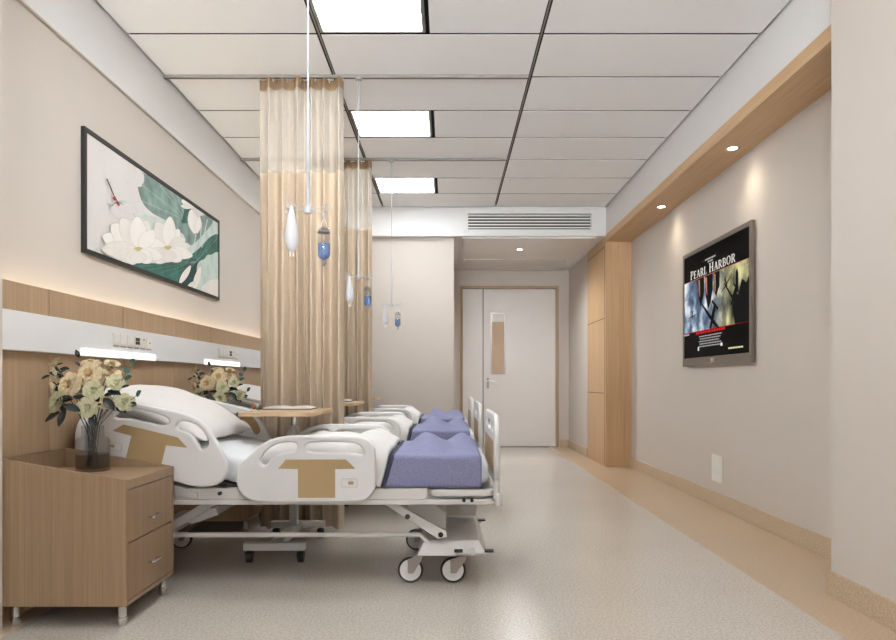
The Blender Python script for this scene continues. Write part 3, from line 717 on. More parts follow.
for lbl, bl, px, py, r, D, d, lv in roses:
    c = px3(px, py, D); d = Vector(d).normalized(); rr = r * D / F
    t = thing('rose', mouth.copy(), lbl, 'rose', 'roses in the front vase')
    b0 = c - d * rr * .55
    k = len(flowers); base = Vector((VX + .028 * math.cos(k * 2.4), VY + .028 * math.sin(k * 2.4), VZ + .02))
    mm_ = Vector((VX + .03 * math.cos(k * 2.4 + 2.6) , VY + .03 * math.sin(k * 2.4 + 2.6), VZ + .2)); mm_ = mm_.lerp(Vector((VX + (c.x - VX) * .25, VY, VZ + .2)), .5)
    pts = [base, base.lerp(mm_, .5), mm_]
    for q in range(1, 8):
        s = q / 7; p = mm_.lerp(b0, s); p.z += .03 * math.sin(PI * s); pts.append(p)
    m = MB(); m.tube(pts, .0022, M['stem'], 6); part('stem', m, t)
    flower_head(bl, c, rr * (1.5 if bl in (B_bud, B_cbud) else 1.2), d, t)
    for lx, ly, lr, dx, dz in lv:
        lb = px3(lx, ly, D - .01); leaf(LF, lb, Vector((dx, -.25, dz)), lr * 2.1 * D / F, t)
    for q, (dx, dz) in enumerate(((-.7, .5), (.7, .4), (.1, -.6))): leaf(LF, c - d * rr * .6, Vector((dx, .1, dz)), rr * 1.1, t, Vector((0, -.5, .8)))
    flowers.append(t)
for lbl, leaves, path in (
  ('eucalyptus sprig with three round leaves rising on the bed side of the front bouquet', [(132.5, 362.5, 4, .2, 1), (128.5, 371, 4, -.4, .8), (124.5, 376.5, 5, .7, .3)], [(100, 425), (112, 400), (122, 380), (132, 364)]),
  ('eucalyptus sprig with one round leaf reaching out low over the front bed', [(137, 394, 4.5, .4, .6), (130, 402.5, 4, 1, 0)], [(100, 425), (115, 408), (128, 402), (137, 395)])):
    t = thing('eucalyptus_sprig', mouth.copy(), lbl, 'sprig', 'eucalyptus sprigs in the front vase')
    m = MB(); m.tube([Vector((VX, VY + .02, VZ + .03))] + [px3(a, b_, 3.27) for a, b_ in path], .0014, M['stem'], 6); part('stem', m, t)
    for lx, ly, lr, dx, dz in leaves: leaf(LE, px3(lx, ly + lr * .6, 3.265), Vector((dx, -.2, dz)), lr * 1.7 * 3.27 / F, t)
    flowers.append(t)
for o in flowers:
    l = o['label'].replace('front', 'rear')
    if o is vt: l = 'clear glass vase of roses behind the raised end of the front bed'
    g = o.get('group', '').replace('front', 'rear')
    dup(o, shift(o, 1.8), l, g)

# ------------------------------------------------------------------ hospital beds
def X_(px): return (px - 448) / 208.0
def Z_(py): return 1 + (382 - py) / 208.0
def P_(l): return [(X_(a), Z_(b)) for a, b in l]
YN0, YN1 = 3.448, 3.488; YR0, YR1 = 4.392, 4.432
foot_rail = [(236.6, 479), (237.5, 470), (242, 463), (251, 454), (260, 446), (272, 438.5), (288, 435.3), (320, 435.3), (357, 435.8), (368, 439), (374.5, 446), (376, 455), (376, 470), (376, 485), (373, 494), (366, 500), (355, 502), (310, 502), (258, 502), (246, 497.5), (239, 489)]
foot_holes = [[(260.6, 460.6), (264, 454), (270, 447.5), (279.4, 442.8), (294.4, 441.9), (298, 444), (298, 448.4), (294.4, 451.2), (283, 452.2), (273.8, 456.9), (268, 464.4), (263.4, 465.3)],
              [(309, 442.4), (330, 442), (352, 442.2), (359.5, 444.5), (364, 450), (364.5, 453.8), (361, 455), (355, 453), (330, 452.3), (311, 452.2), (306.6, 449.5), (306.6, 445)]]
foot_T = [(279.4, 468), (287, 459), (346.4, 459), (356, 468), (336, 468.5), (336, 497), (299, 497), (299, 468.5)]
head_rail = [(93.5, 440), (95, 425), (98, 410), (105, 401.5), (114, 399), (137.5, 403), (151, 406), (165, 409), (181, 412.2), (196, 417), (207, 424.5), (215, 437), (222.8, 450), (228, 462), (229, 471), (225, 480), (217, 485), (206, 487), (193, 485.6), (176, 481.2), (140, 472), (105, 463), (97, 458), (93.5, 450)]
head_holes = [[(116, 416.7), (118.5, 411.5), (124, 408.2), (133, 408), (147, 410.8), (160, 414.2), (168, 417), (171.3, 421), (168.5, 424.6), (161, 425.3), (145, 421.3), (129.7, 417.8), (119, 418.6)],
              [(177.5, 424.5), (180.6, 421), (190, 421.4), (199.4, 425.3), (205.6, 432.3), (210, 441.7), (209.5, 446.4), (204.8, 449.2), (201, 448), (197, 439.4), (190.8, 432.3), (183.8, 430), (178.3, 428.4)]]
head_T = [(114.8, 430.3), (125.8, 424.2), (179.7, 437), (189, 447.2), (168, 444.8), (161, 473), (126.5, 463.6), (133.6, 435.5)]
def side_rail(bed, outline, holes, T, y0, y1, ctl, btn, outer):
    m = MB(); m.soft_prism(P_(chaikin(outline, 2)), [P_(chaikin(h, 2)) for h in holes], y0, y1, M['bed_white'], .010)
    r = part('side_rail', m, bed)
    m = MB(); m.prism(P_(T), [], y0 - .0015, y1 + .0015, M['tan']); part('inlay', m, r, label='tan T-shaped inlay')
    m = MB(); yf = y0 if outer < 0 else y1
    m.prism(P_(ctl), [P_([(c[0] * .96 + sum(q[0] for q in ctl) / 4 * .04, c[1] * .93 + sum(q[1] for q in ctl) / 4 * .07) for c in ctl])], yf - .002, yf + .002, M['fork'])
    c = part('control_panel', m, r)
    m = MB(); m.prism(P_(btn), [], yf - .003, yf + .003, M['tan']); part('button', m, c)
    # hinge bracket
    xs = [q[0] for q in P_(outline)]; xc = sum(xs) / len(xs); zb = min(q[1] for q in P_(outline))
    m = MB(); m.box(xc - .09, xc + .09, min(y0, y1) - .0 if outer > 0 else y1, (y1 if outer < 0 else y0) + (.02 if outer < 0 else .0), zb + .005, zb + .03, M['bed_metal'])
    return r
def end_board(bed, name, x0, x1, slot_side):
    """headboard / footboard: rounded outline in the YZ plane with handle slots and a tan panel"""
    ya, yb, zb, zt = 3.475, 4.405, .50, .835
    out = rrect(ya, yb, zb, zt, .11, 8)
    out = [(p[0], p[1] + (.012 * math.cos((p[0] - 3.94) * 3.2) if p[1] > .7 else 0)) for p in out]
    hs = [rrect(a, b, .752, .795, .02, 4) for a, b in ((3.60, 3.72), (3.80, 4.08), (4.16, 4.28))]
    m = MB(); m.soft_prism(out, hs, x0, x1, M['bed_white'], .010, 'yz'); o = part(name, m, bed)
    m = MB(); m.prism(rrect(3.55, 4.33, .548, .708, .02, 4), [], x0 - .002, x1 + .002, M['tan'], 'yz'); part('inlay', m, o, label='tan inset panel')
    for y in (3.53, 4.35):
        m = MB(); m.lathe([(.014, .42), (.014, .53)], ((x0 + x1) / 2, y, 0), M['bed_metal'], 10); part('post', m, o)
def caster(bed, cx, cy, mx):
    """wheel centre (cx, cy), stem at mx"""
    r = .062
    m = MB()
    m.lathe([(.008, .15), (.012, .15), (.016, .138), (.016, .128)], (mx, cy, 0), M['fork'], 12)
    for s in (-1, 1):
        m.prism([(cx - .012, r - .012), (cx + .014, r - .012), (mx + .012, .112), (mx + .018, .134), (mx - .016, .134), (cx - .014, .118)], [], cy + s * .019 - .002, cy + s * .019 + .002, M['fork'])
    m.box(mx - .016, mx + .018, cy - .021, cy + .021, .130, .137, M['fork'])
    f = part('caster', m, bed)
    m = MB(); m.lathe([(.052, -.010), (.060, -.011), (.0635, -.005), (.0635, .005), (.060, .011), (.052, .010)], (cx, cy, .0635), M['black'], 32, 'y', cap=False); part('tyre', m, f)
    m = MB(); m.lathe([(.0, -.006)] and [(.004, -.008), (.018, -.012), (.024, -.009), (.053, -.011), (.053, .011), (.024, .009), (.018, .012), (.004, .008)], (cx, cy, .0635), M['bed_white'], 28, 'y'); part('wheel', m, f)
def make_bed():
    bed = thing('hospital_bed', (-.8, 3.94, 0), 'white hospital bed with tan inlays in full view beside the front nightstand', 'bed', 'hospital beds in a row')
    # platform
    m = MB()
    m.prism(rrect(-1.78, .232, 3.492, 4.388, .07), [rrect(-1.72, .17, 3.55, 4.33, .04)], .406, .430, M['bed_metal'], 'xy')
    m.prism(rrect(-1.76, -.10, 3.500, 4.380, .02), [rrect(-1.70, -.16, 3.56, 4.32, .02)], .43, .484, M['bed_metal'], 'xy')
    m.prism(rrect(-.10, .225, 3.502, 4.378, .06), [rrect(-.16, .16, 3.56, 4.32, .03)], .445, .478, M['bed_metal'], 'xy')
    m.box(-1.74, .18, 3.54, 4.34, .43, .478, M['bed_metal'])
    part('platform', m, bed, bevel=.004)
    for x in (X_(464), X_(472), X_(218.5)):
        m = MB(); m.lathe([(.009, 3.484), (.009, 3.503)], (x, 0, .428 if x > -.5 else .461), M['black'], 12, 'y'); part('bolt', m, bed)
    # backrest frame lifted at the head
    m = MB()
    m.prism([(-.98, .486), (-1.0, .49), (-1.76, .665), (-1.765, .645), (-1.0, .468)], [], 3.54, 4.34, M['dark'])
    part('backrest_frame', m, bed)
    m = MB(); m.prism(P_([(172, 485.5), (195, 493), (196, 500), (172, 494.5)]), [], 3.494, 3.55, M['bed_metal']); m.prism([(-1.70, .62), (-1.66, .63), (-1.34, .46), (-1.38, .45)], [], 3.62, 3.66, M['bed_metal']); part('backrest_bracket', m, bed, bevel=.003)
    # rails
    ctlF, btnF = [(342.5, 478), (357.8, 478), (357.8, 486.4), (342.5, 486.4)], [(349, 480.8), (354.2, 480.8), (354.2, 483.9), (349, 483.9)]
    ctlH, btnH = [(110.5, 440.5), (124.6, 443.6), (123, 451.3), (109, 448.2)], [(112.6, 443.6), (117, 444.6), (116.4, 447.2), (112, 446.4)]
    for y0, y1, s in ((YN0, YN1, -1), (YR0, YR1, 1)):
        side_rail(bed, foot_rail, foot_holes, foot_T, y0, y1, ctlF, btnF, s)
        side_rail(bed, head_rail, head_holes, head_T, y0, y1, ctlH, btnH, s)
    end_board(bed, 'footboard', .224, .251, 0)
    end_board(bed, 'headboard', -1.80, -1.757, 0)
    for y in (3.50, 4.38):
        m = MB(); m.lathe([(.012, .40), (.016, .41), (.016, .455), (.012, .46)], (.243, y, 0), M['bed_white'], 14); part('bumper', m, bed)
    # undercarriage: arms, gusset, base plate, pedals
    for yc in (3.575, 4.305):
        m = MB(); m.prism(P_([(380, 505.6), (393, 505.6), (446, 535), (447, 541), (438, 543)]), [], yc - .018, yc + .018, M['bed_metal']); a = part('lift_arm', m, bed, bevel=.004)
        m = MB()
        for bx_, by_ in ((406.5, 520), (440.5, 538.5)): m.lathe([(.013, -.022), (.013, .022)], (X_(bx_), yc, Z_(by_)), M['black'], 12, 'y')
        part('bolt', m, a)
    m = MB(); m.prism(P_([(407, 505), (424, 505), (446, 522), (446, 541), (424, 541), (405, 516)]), [], 3.72, 4.16, M['bed_metal']); part('gusset', m, bed, bevel=.006)
    m = MB(); m.prism([(-.065, .25), (.155, .25), (.165, .31), (-.055, .31)], [], 4.05, 4.25, M['bed_metal']); part('cross_box', m, bed, bevel=.004)
    m = MB()
    m.rings([[(-.15, 3.53, .150), (.19, 3.53, .150), (.19, 4.35, .150), (-.15, 4.35, .150)], [(-.12, 3.60, .212), (.155, 3.60, .212), (.155, 4.28, .212), (-.12, 4.28, .212)]], M['bed_metal'])
    part('base_plate', m, bed, bevel=.004)
    for yc in (3.545, 4.335):
        m = MB(); m.tube([(.04, yc - .02, .168), (.20, yc - .02, .168)], .009, M['bed_metal'], 10); m.lathe([(.014, -.03), (.014, .02)], (.12, yc, .168), M['bed_metal'], 12, 'y'); p = part('brake_pedal', m, bed)
        m = MB(); m.box(.03, .072, yc - .045, yc - .005, .172, .182, M['black']); m.box(.178, .222, yc - .045, yc - .005, .172, .182, M['black']); part('pedal_pad', m, p, bevel=.003)
    for y in (3.605, 4.30):
        caster(bed, -.187, y, -.145); caster(bed, .025, y, .075)
    caster(bed, -1.60, 4.34, -1.56); caster(bed, -1.60, 3.66, -1.56)
    for yc in (3.60,):
        m = MB(); m.tube([(-1.60, yc, .19), (-1.45, yc, .232), (-1.37, yc, .238), (-.75, yc, .238), (-.14, yc, .238), (-.10, yc, .20)], .0125, M['bed_metal'], 12); part('base_bar', m, bed)
    m = MB(); m.prism(P_([(138, 541), (196, 506), (212, 506), (150, 544)]), [], 3.62, 3.66, M['bed_metal']); m.prism(P_([(138, 541), (196, 506), (212, 506), (150, 544)]), [], 4.22, 4.26, M['bed_metal']); m.prism(P_([(166, 527), (186, 515), (203, 515), (206, 522), (178, 532)]), [], 3.66, 4.22, M['bed_metal']); m.prism([(-1.66, .15), (-1.54, .15), (-1.56, .22), (-1.62, .22)], [], 3.60, 4.40, M['bed_metal']); part('head_lift_arm', m, bed, bevel=.005)
    m = MB(); m.box(-1.2, -.25, 3.88, 4.0, .36, .408, M['bed_metal']); part('actuator', m, bed, bevel=.006)
    return bed
bed = make_bed()
bed_l = ['white hospital bed with tan inlays in the middle of the row, behind the front bed', 'white hospital bed with tan inlays at the end of the row beside the end wall']
for k in (1, 2): dup(bed, shift(bed, 1.8 * k), bed_l[k - 1])

def fbm(x, y, s=1.0):
    return .5 * math.sin(x * 9 * s + 1.3 * math.sin(y * 7 * s)) + .3 * math.sin(y * 15 * s + 2 * math.sin(x * 11 * s)) + .2 * math.sin((x * 23 + y * 19) * s)
# mattress
def mattress():
    m = MB(); a = R(13)
    def top(x): return .622 if x > -.98 else .622 + (-.98 - x) * math.tan(a)
    def bot(x): return .49 if x > -.98 else .49 + (-.98 - x) * math.tan(a)
    xs = [-1.742, -1.70, -1.45, -1.2, -1.06, -1.0, -.94, -.8, -.4, 0.0, .16, .195]
    def zt(x): return top(x) if abs(x + .98) > .09 else .622 + (.09 - (x + .98)) ** 2 / .36 * math.tan(a)
    rings = []
    for x in xs:
        e = .02 if x in (xs[0], xs[-1]) else 0
        rr = rrect(3.525 + e, 4.355 - e, bot(x) + e, zt(x) - e, .035, 4)
        rings.append([(x, p[0], p[1]) for p in rr])
    m.rings(rings, M['mattress'])
    return single('mattress', m, (-.78, 3.94, .49), 'pale quilted mattress on the front bed, raised at the head', 'mattress', 'mattresses on the beds')
mt = mattress()
# pillow
def pillow():
    m = MB(); rings = []
    def sgn(v, e): return math.copysign(abs(v) ** e, v)
    t = R(-23); c = Vector((-1.468, 3.94, .834)); hx, hy, hz = .305, .41, .10
    def fn(u, v):
        a = -PI + 2 * PI * u; b = -PI / 2 + PI * v
        r = math.cos(b) ** .6; q = max(abs(math.cos(a)), abs(math.sin(a)))
        X, Y = math.cos(a) / q * r, math.sin(a) / q * r
        pin = .05 * (1 - Y * Y); pin2 = .05 * (1 - X * X)
        x = hx * X * (1 - pin); y = hy * Y * (1 - pin2)
        z = math.copysign(hz, b) * ((1 - abs(X) ** 2.6) * (1 - abs(Y) ** 3.2)) ** .55 * (1 if b > 0 else .75)
        z += .007 * fbm(x * 1.6, y * 1.6) * r
        return (c.x + x * math.cos(t) - z * math.sin(t), c.y + y, c.z + x * math.sin(t) + z * math.cos(t))
    m.grid(fn, 48, 28, M['sheet'])
    bmesh.ops.remove_doubles(m.bm, verts=m.bm.verts, dist=.0005)
    return single('pillow', m, (-1.46, 3.94, .78), 'plump white pillow leaning on the raised head of the front bed', 'pillow', 'pillows on the beds', smooth=80)
pl = pillow()
# white folded duvet and the violet blanket
def draped(name, mat, x0, x1, y0, y1, zside, ztop, hump, loc, label, cat, group, hem=None, lean=0.0, lean2=0.0, nx=44, rnd=.04):
    m = MB()
    # path across the bed: near hem, up, over, down to the far hem
    path = []
    for k in range(7): path.append((y0, zside + (ztop - rnd - zside) * k / 6, 0))
    for k in range(1, 6):
        a = PI / 2 * k / 6; path.append((y0 + rnd - rnd * math.cos(a), ztop - rnd + rnd * math.sin(a), k / 6))
    n = 30
    for k in range(n + 1): path.append((y0 + rnd + (y1 - y0 - 2 * rnd) * k / n, ztop, 1))
    for k in range(1, 6):
        a = PI / 2 * k / 6; path.append((y1 - rnd + rnd * math.sin(a), ztop - rnd + rnd * math.cos(a), 1 - k / 6))
    for k in range(7): path.append((y1, ztop - rnd - (ztop - rnd - zside) * k / 6, 0))
    def fn(u, v):
        q = path[min(len(path) - 1, int(round(v * (len(path) - 1))))]
        x = x0 + (x1 - x0) * u; hgt = (q[1] - zside) / (ztop - zside)
        x += lean * hgt * (1 - u) + lean2 * hgt * u
        y = q[0]
        z = q[1] + q[2] * hump(x, y)
        sd = (1 if y > (y0 + y1) / 2 else -1) * (1 - q[2])
        y += sd * .006 * fbm(x * 1.1, q[1] * 1.5)
        e = min(u, 1 - u) * (x1 - x0)
        if e < .03: z -= (1 - math.sqrt(max(0, 1 - (1 - e / .03) ** 2))) * .009 * q[2]
        return (x, y, z)
    m.grid(fn, nx, len(path) - 1, mat)
    if hem:
        m.tube([fn(0, k / (len(path) - 1)) for k in range(len(path))], .011, hem, 6)
    o = single(name, m, loc, label, cat, group, smooth=70)
    s = o.modifiers.new('solid', 'SOLIDIFY'); s.thickness = .012; s.offset = -1
    return o
def duvet_h(x, y):
    u = (x + .96) / .67
    return .045 * math.sin(PI * min(1, max(0, u))) ** .5 + .02 * fbm(x * 1.5, y * 1.2) * (.4 + .6 * math.sin(PI * min(1, max(0, u)))) + .035 * math.exp(-((x + .40) / .07) ** 2)
dv = draped('duvet', M['sheet'], -.965, -.325, 3.505, 4.375, .492, .655, duvet_h, (-.62, 3.94, .49), 'white duvet folded across the middle of the front bed', 'duvet', 'white duvets on the beds', lean=.05, lean2=.04, rnd=.05)
def blanket_h(x, y):
    g = lambda cx, cy, sx, sy, a=0: math.exp(-(((x - cx) / sx) ** 2 + ((y - cy - a * (x - cx)) / sy) ** 2))
    e = min(1, max(0, (y - 3.505) / .12)); e = e * e * (3 - 2 * e)
    h1 = .088 * math.exp(-((x + .118) / (.082 if x < -.118 else .105)) ** 2 - ((y - 3.86) / .24) ** 2)
    h2 = .062 * math.exp(-((x - .078) / .072) ** 2 - ((y - 4.12) / .2) ** 2)
    return e * (h1 + h2) + .004 * fbm(x, y, 1.2)
bk = draped('blanket', M['blanket'], -.315, .163, 3.500, 4.38, .488, .645, blanket_h, (-.07, 3.94, .49), 'violet grey wool blanket tucked over the foot of the front bed', 'blanket', 'violet blankets on the beds', hem=M['blanket_hem'], lean=.045, nx=56, rnd=.022)
for k, w in ((1, 'middle'), (2, 'last')):
    dup(mt, shift(mt, 1.8 * k), f'pale quilted mattress on the {w} bed, raised at the head')
    dup(pl, shift(pl, 1.8 * k), f'plump white pillow leaning on the raised head of the {w} bed')
    dup(dv, shift(dv, 1.8 * k), f'white duvet folded across the middle of the {w} bed')
    dup(bk, shift(bk, 1.8 * k), f'violet grey wool blanket tucked over the foot of the {w} bed')

# ------------------------------------------------------------------ overbed tables
def overbed():
    t = thing('overbed_table', (-.96, 4.5, 0), 'oak topped overbed table reaching over the front bed, open booklet on top', 'table', 'overbed tables on casters')
    m = MB(); pts = chaikin([(-1.185, 4.06), (-1.16, 4.02), (-.80, 4.02), (-.755, 4.07), (-.75, 4.40), (-.745, 4.70), (-.785, 4.762), (-1.11, 4.762), (-1.15, 4.72), (-1.158, 4.4), (-1.175, 4.25)], 2)
    m.prism(pts, [], .806, .830, M['oak_table'], 'xy'); part('tabletop', m, t, bevel=.003)
    m = MB(); m.lathe([(.017, .62), (.017, .806)], (-.96, 4.5, 0), M['chrome'], 16); m.box(-1.0, -.92, 4.44, 4.56, .790, .806, M['bed_metal']); part('inner_post', m, t)
    m = MB(); m.lathe([(.058, .60), (.055, .66), (.036, .695), (.022, .73)], (-.96, 4.5, 0), M['bed_white'], 20); part('collar', m, t)
    m = MB(); m.box(-.985, -.935, 4.475, 4.525, .08, .62, M['bed_metal']); part('outer_post', m, t, bevel=.004)
    m = MB(); m.prism([(-1.0, 4.03), (-.93, 4.03), (-.925, 4.60), (-.985, 4.60)], [], .072, .108, M['bed_metal'], 'xy'); part('base_beam', m, t, bevel=.003)
    for y in (4.0, 4.625):
        m = MB(); m.box(-1.13, -.79, y - .022, y + .022, .070, .112, M['bed_metal']); f = part('foot', m, t, bevel=.003)
        for x in (-1.10, -.815):
            m = MB(); m.lathe([(.008, .05), (.008, .072)], (x, y, 0), M['dark'], 8)
            m.lathe([(.020, -.018), (.027, -.014), (.027, .014), (.020, .018)], (x, y, .0275), M['black'], 18, 'x'); m.prism(rrect(y - .026, y + .026, .03, .062, .012, 4), [], x - .0185, x + .0185, M['black'], 'yz')
            part('caster', m, f)
    return t
ot = overbed()
dup(ot, shift(ot, 1.8), 'oak topped overbed table over the middle bed, seen between the two curtains')
dup(ot, shift(ot, 3.6), 'oak topped overbed table over the last bed, tip past the rear curtain')
def booklet():
    t = thing('booklet', (-1.0, 4.55, .830), 'open white booklet with dark cover on the front overbed table', 'booklet', 'booklets on the overbed tables')
    m = MB(); m.box(-1.155, -.845, 4.44, 4.67, .830, .835, M['black']); part('cover', m, t)
    m = MB()
    for x0, x1 in ((-1.15, -1.0), (-1.0, -.85)):
        prof = [(x0 + (x1 - x0) * k / 8, .835 + .012 * math.sin(PI * (k / 8)) ** .7 + .003) for k in range(9)]
        m.prism([(x1, .835), (x0, .835)] + prof, [], 4.445, 4.665, M['paper'])
    p = part('pages', m, t)
    for x, y in ((-1.075, 4.5), (-.92, 4.5)):
        m = MB(); m.box(x - .03, x + .03, y, y + .04, .8495, .8515, M['fork']); part('printed_block', m, p)
    return t
bo = booklet()
dup(bo, shift(bo, 1.8), 'open white booklet on the middle overbed table, seen past the front curtain')
def ornament():
    t = thing('ornament', (-1.13, 4.22, .830), 'small brown and orange leaf ornament on the front overbed table corner', 'ornament')
    m = MB(); m.lathe([(.018, 0), (.02, .003), (.012, .008), (.004, .010)], (-1.135, 4.22, .830), M['cream'], 16); m.lathe([(.014, 0), (.016, .003), (.01, .007), (.003, .009)], (-1.095, 4.22, .830), M['cream'], 16); part('base', m, t)
    m = MB(); m.lathe([(.003, .008), (.013, .016), (.014, .028), (.008, .044), (.001, .056)], (-1.135, 4.22, .830), M['terracotta'], 12); part('flame_leaf', m, t, label='orange pointed bud')
    m = MB(); m.lathe([(.003, .006), (.012, .014), (.013, .025), (.009, .036), (.001, .042)], (-1.095, 4.22, .830), M['brown'], 12); part('seed_pod', m, t, label='brown rounded pod')
ornament()

# ------------------------------------------------------------------ privacy curtains
def curtain(yc):
    t = thing('privacy_curtain', (-.985, yc, 0), 'beige privacy curtain with net top gathered beside the front bed', 'curtain', 'privacy curtains on ceiling tracks')
    N = 150; rr = random.Random(4)
    per = [rr.uniform(.65, 1.45) for _ in range(6)]; cum = [0]
    for p in per: cum.append(cum[-1] + p)
    def ph(u):
        s = u * cum[-1]
        for k in range(6):
            if s <= cum[k + 1]: return 2 * PI * (k + (s - cum[k]) / per[k])
        return 2 * PI * 6
    def pos(u, z):
        a = ph(u); low = 1 - z / 3.05
        amp = .030 + .015 * low + .010 * math.sin(a * .37 + 1)
        x = -1.268 + .566 * u + .010 * math.sin(a * .5 + .6) * low
        y = yc + amp * (math.sin(a) + .28 * math.sin(2 * a + 1.1)) + .010 * math.sin(2.3 * a + z * .8) * low
        return (x, y, z)
    def sheet(z0, z1, nz, mat):
        m = MB(); m.grid(lambda u, v: pos(u, z0 + (z1 - z0) * v), N, nz, mat); return m
    part('cloth', sheet(.02, 2.412, 10, M['curtain']), t, smooth=80)
    part('net_panel', sheet(2.412, 2.965, 3, M['net']), t, smooth=80, label='sheer net top')
    part('heading_tape', sheet(2.965, 3.035, 1, M['heading']), t, smooth=80, label='darker brown heading band')
    for k in range(7):
        u = k / 6.05
        x, y, z = pos(u, 3.03)
        m = MB(); m.tube([(x, y, 3.02), (x, yc, 3.03), (x, yc, 3.048)], .003, M['plastic'], 6); part('hook', m, t)
    return t
ct = curtain(4.85)
dup(ct, shift(ct, 1.8), 'beige privacy curtain with net top beside the middle bed, half hidden by the front curtain')
def track(yc, lbl):
    m = MB(); m.box(-1.905, .54, yc - .013, yc + .013, 3.040, 3.0595, M['gap_metal']); m.box(-1.905, .54, yc - .004, yc + .004, 3.038, 3.040, M['dark'])
    return single('curtain_track', m, (-.68, yc, 3.04), lbl, 'track', 'curtain tracks under the ceiling')
track(4.85, 'grey ceiling curtain track carrying the front curtain'); track(6.65, 'grey ceiling curtain track carrying the rear curtain')

# ------------------------------------------------------------------ drip stands hanging from the ceiling
def arm_end(a): return a
ARMS = [(-.06, -.095), (.05, .09), (-.09, .035), (.086, -.036)]
def drip_pole(x, y, lbl, zt=3.0595):
    t = thing('drip_pole', (x, y, zt), lbl, 'pole', 'drip poles hung from the ceiling')
    m = MB(); m.lathe([(.022, zt - .011), (.022, zt - .001), (.006, zt - .0005)], (x, y, 0), M['drip'], 16); m.lathe([(.0035, 2.13), (.0035, zt - .005)], (x, y, 0), M['drip'], 8); part('rod', m, t)
    m = MB(); m.lathe([(.004, 2.15), (.0065, 2.14), (.0065, 1.715)], (x, y, 0), M['drip'], 12); part('sleeve', m, t)
    m = MB(); m.lathe([(.008, 1.688), (.014, 1.692), (.015, 1.712), (.011, 1.722)], (x, y, 0), M['drip'], 16); h = part('hub', m, t)
    for dx, dy in ARMS:
        L = math.hypot(dx, dy); ux, uy = dx / L, dy / L
        m = MB(); m.tube([(x, y, 1.706), (x + dx * .8, y + dy * .8, 1.71)], .0021, M['drip'], 6)
        cx, cy, cz = x + dx, y + dy, 1.706
        m.tube([(cx + ux * .014 * math.cos(q * PI / 6), cy + uy * .014 * math.cos(q * PI / 6), cz + .014 * math.sin(q * PI / 6)) for q in range(12)], .0021, M['drip'], 6, closed=True)
        part('hook', m, h)
    return t
def drip_bag(x, y, lbl):
    cx, cy = x + ARMS[0][0] + .012, y + ARMS[0][1]
    t = thing('drip_bag', (cx, cy, 1.50), lbl, 'bag', 'drip bags on the poles')
    m = MB(); rings = []
    for z, w, d in ((1.698, .006, .004), (1.68, .010, .007), (1.655, .016, .010), (1.62, .022, .014), (1.585, .026, .018), (1.555, .026, .020), (1.535, .021, .017), (1.522, .012, .010), (1.518, .006, .005)):
        rings.append([(cx + w * math.cos(2 * PI * k / 20) + .004 * (1.7 - z) * 3, cy + d * math.sin(2 * PI * k / 20), z) for k in range(20)])
    m.rings(rings, M['bag']); part('pouch', m, t)
    m = MB()
    for s in (-.006, .006): m.lathe([(.0035, 1.498), (.0045, 1.502), (.0035, 1.505), (.0035, 1.522)], (cx + .002 + s, cy, 0), M['plastic'], 8)
    part('port', m, t)
    m = MB(); m.tube([(cx, cy, 1.688), (cx, cy, 1.700)], .002, M['plastic'], 6); part('hanging_loop', m, t)
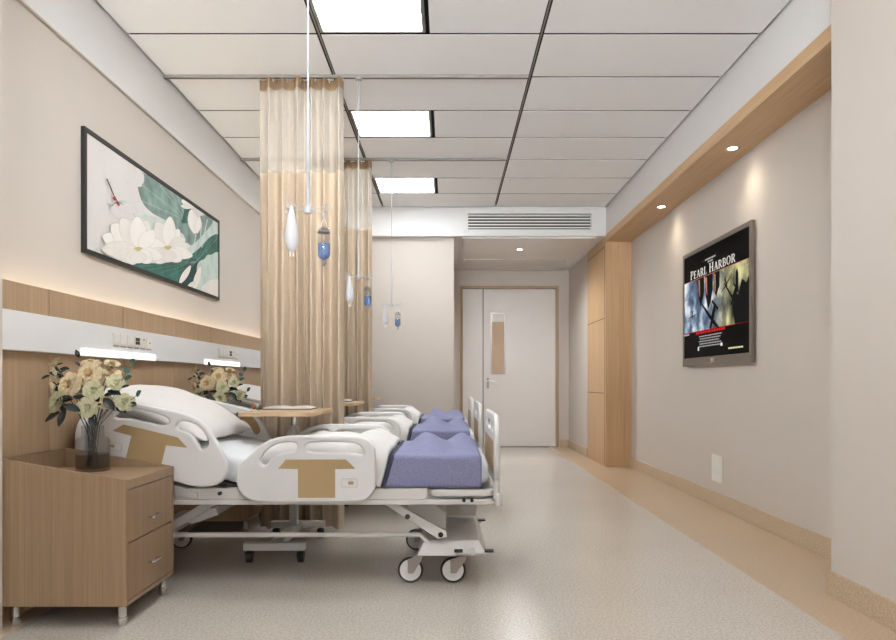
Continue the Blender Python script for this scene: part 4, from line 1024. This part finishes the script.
def drip_bottle(x, y, lbl):
    cx, cy = x + ARMS[1][0], y + ARMS[1][1]
    t = thing('drip_bottle', (cx, cy, 1.49), lbl, 'bottle', 'drip bottles on the poles')
    m = MB(); m.lathe([(.002, 1.652), (.018, 1.650), (.026, 1.642), (.027, 1.635), (.027, 1.535), (.022, 1.524), (.010, 1.516), (.008, 1.507)], (cx, cy, 0), M['bottle_glass'], 24); part('glass_body', m, t)
    m = MB(); m.lathe([(.001, 1.585), (.0255, 1.585), (.0255, 1.536), (.021, 1.526), (.009, 1.518), (.001, 1.516)], (cx, cy, 0), M['liquid'], 24); part('liquid', m, t, label='blue liquid')
    m = MB(); m.lathe([(.012, 1.628), (.0262, 1.630), (.0262, 1.636), (.012, 1.638)], (cx, cy, 0), M['fork'], 20); m.lathe([(.012, 1.642), (.014, 1.650), (.010, 1.655)], (cx, cy, 0), M['fork'], 14); part('collar', m, t)
    m = MB(); m.lathe([(.003, 1.488), (.007, 1.492), (.005, 1.499), (.009, 1.502), (.009, 1.508), (.004, 1.510)], (cx, cy, 0), M['nickel'], 12); part('stopper', m, t)
    m = MB(); m.tube([(cx - .014, cy, 1.648), (cx - .010, cy, 1.67), (cx, cy, 1.694), (cx + .010, cy, 1.67), (cx + .014, cy, 1.648)], .0013, M['plastic'], 6); part('wire_hanger', m, t)
for x, y, w in ((-.574, 2.96, 'in front of the first curtain'), (-.600, 4.845, 'between the two curtains'), (-.519, 6.648, 'beyond both curtains, before the bare wall')):
    drip_pole(x, y, 'thin white drip pole with four ring hooks hanging ' + w, 3.0595 if y < 3 else 3.037)
    drip_bag(x, y, 'white drip bag hanging ' + w); drip_bottle(x, y, 'clear drip bottle half full of blue liquid ' + w)

# ------------------------------------------------------------------ world, camera, view
w = bpy.data.worlds.new('World'); sc.world = w; w.use_nodes = True
bg = w.node_tree.nodes['Background']
# added fill light through the window: dim upper half, bright lower half for ceiling
nt = w.node_tree; tc = nt.nodes.new('ShaderNodeTexCoord'); sx = nt.nodes.new('ShaderNodeSeparateXYZ'); nt.links.new(tc.outputs['Generated'], sx.inputs[0])
rp = ramp_node(nt, sx.outputs['Z'], [(0.0, (.94, .97, 1.0, 1)), (.02, (.02, .021, .022, 1))])
nt.links.new(rp.outputs['Color'], bg.inputs['Color']); bg.inputs['Strength'].default_value = 23.0
cam = bpy.data.cameras.new('Camera'); co = bpy.data.objects.new('Camera', cam); COL.objects.link(co)
co.location = (0, 0, 1.0); co.rotation_euler = (R(90), 0, 0)
cam.sensor_width = 36; cam.lens = F / 896 * 36; cam.shift_y = 62 / 896; cam.clip_start = .05
sc.camera = co
vs = sc.view_settings; vs.view_transform = 'Standard'; vs.look = 'None'; vs.gamma = 1.0; vs.use_curve_mapping = False; vs.exposure = 1.12
sc.cycles.use_denoising = True
sc.cycles.max_bounces = 8; sc.cycles.diffuse_bounces = 5; sc.cycles.transparent_max_bounces = 24; sc.cycles.sample_clamp_indirect = 6
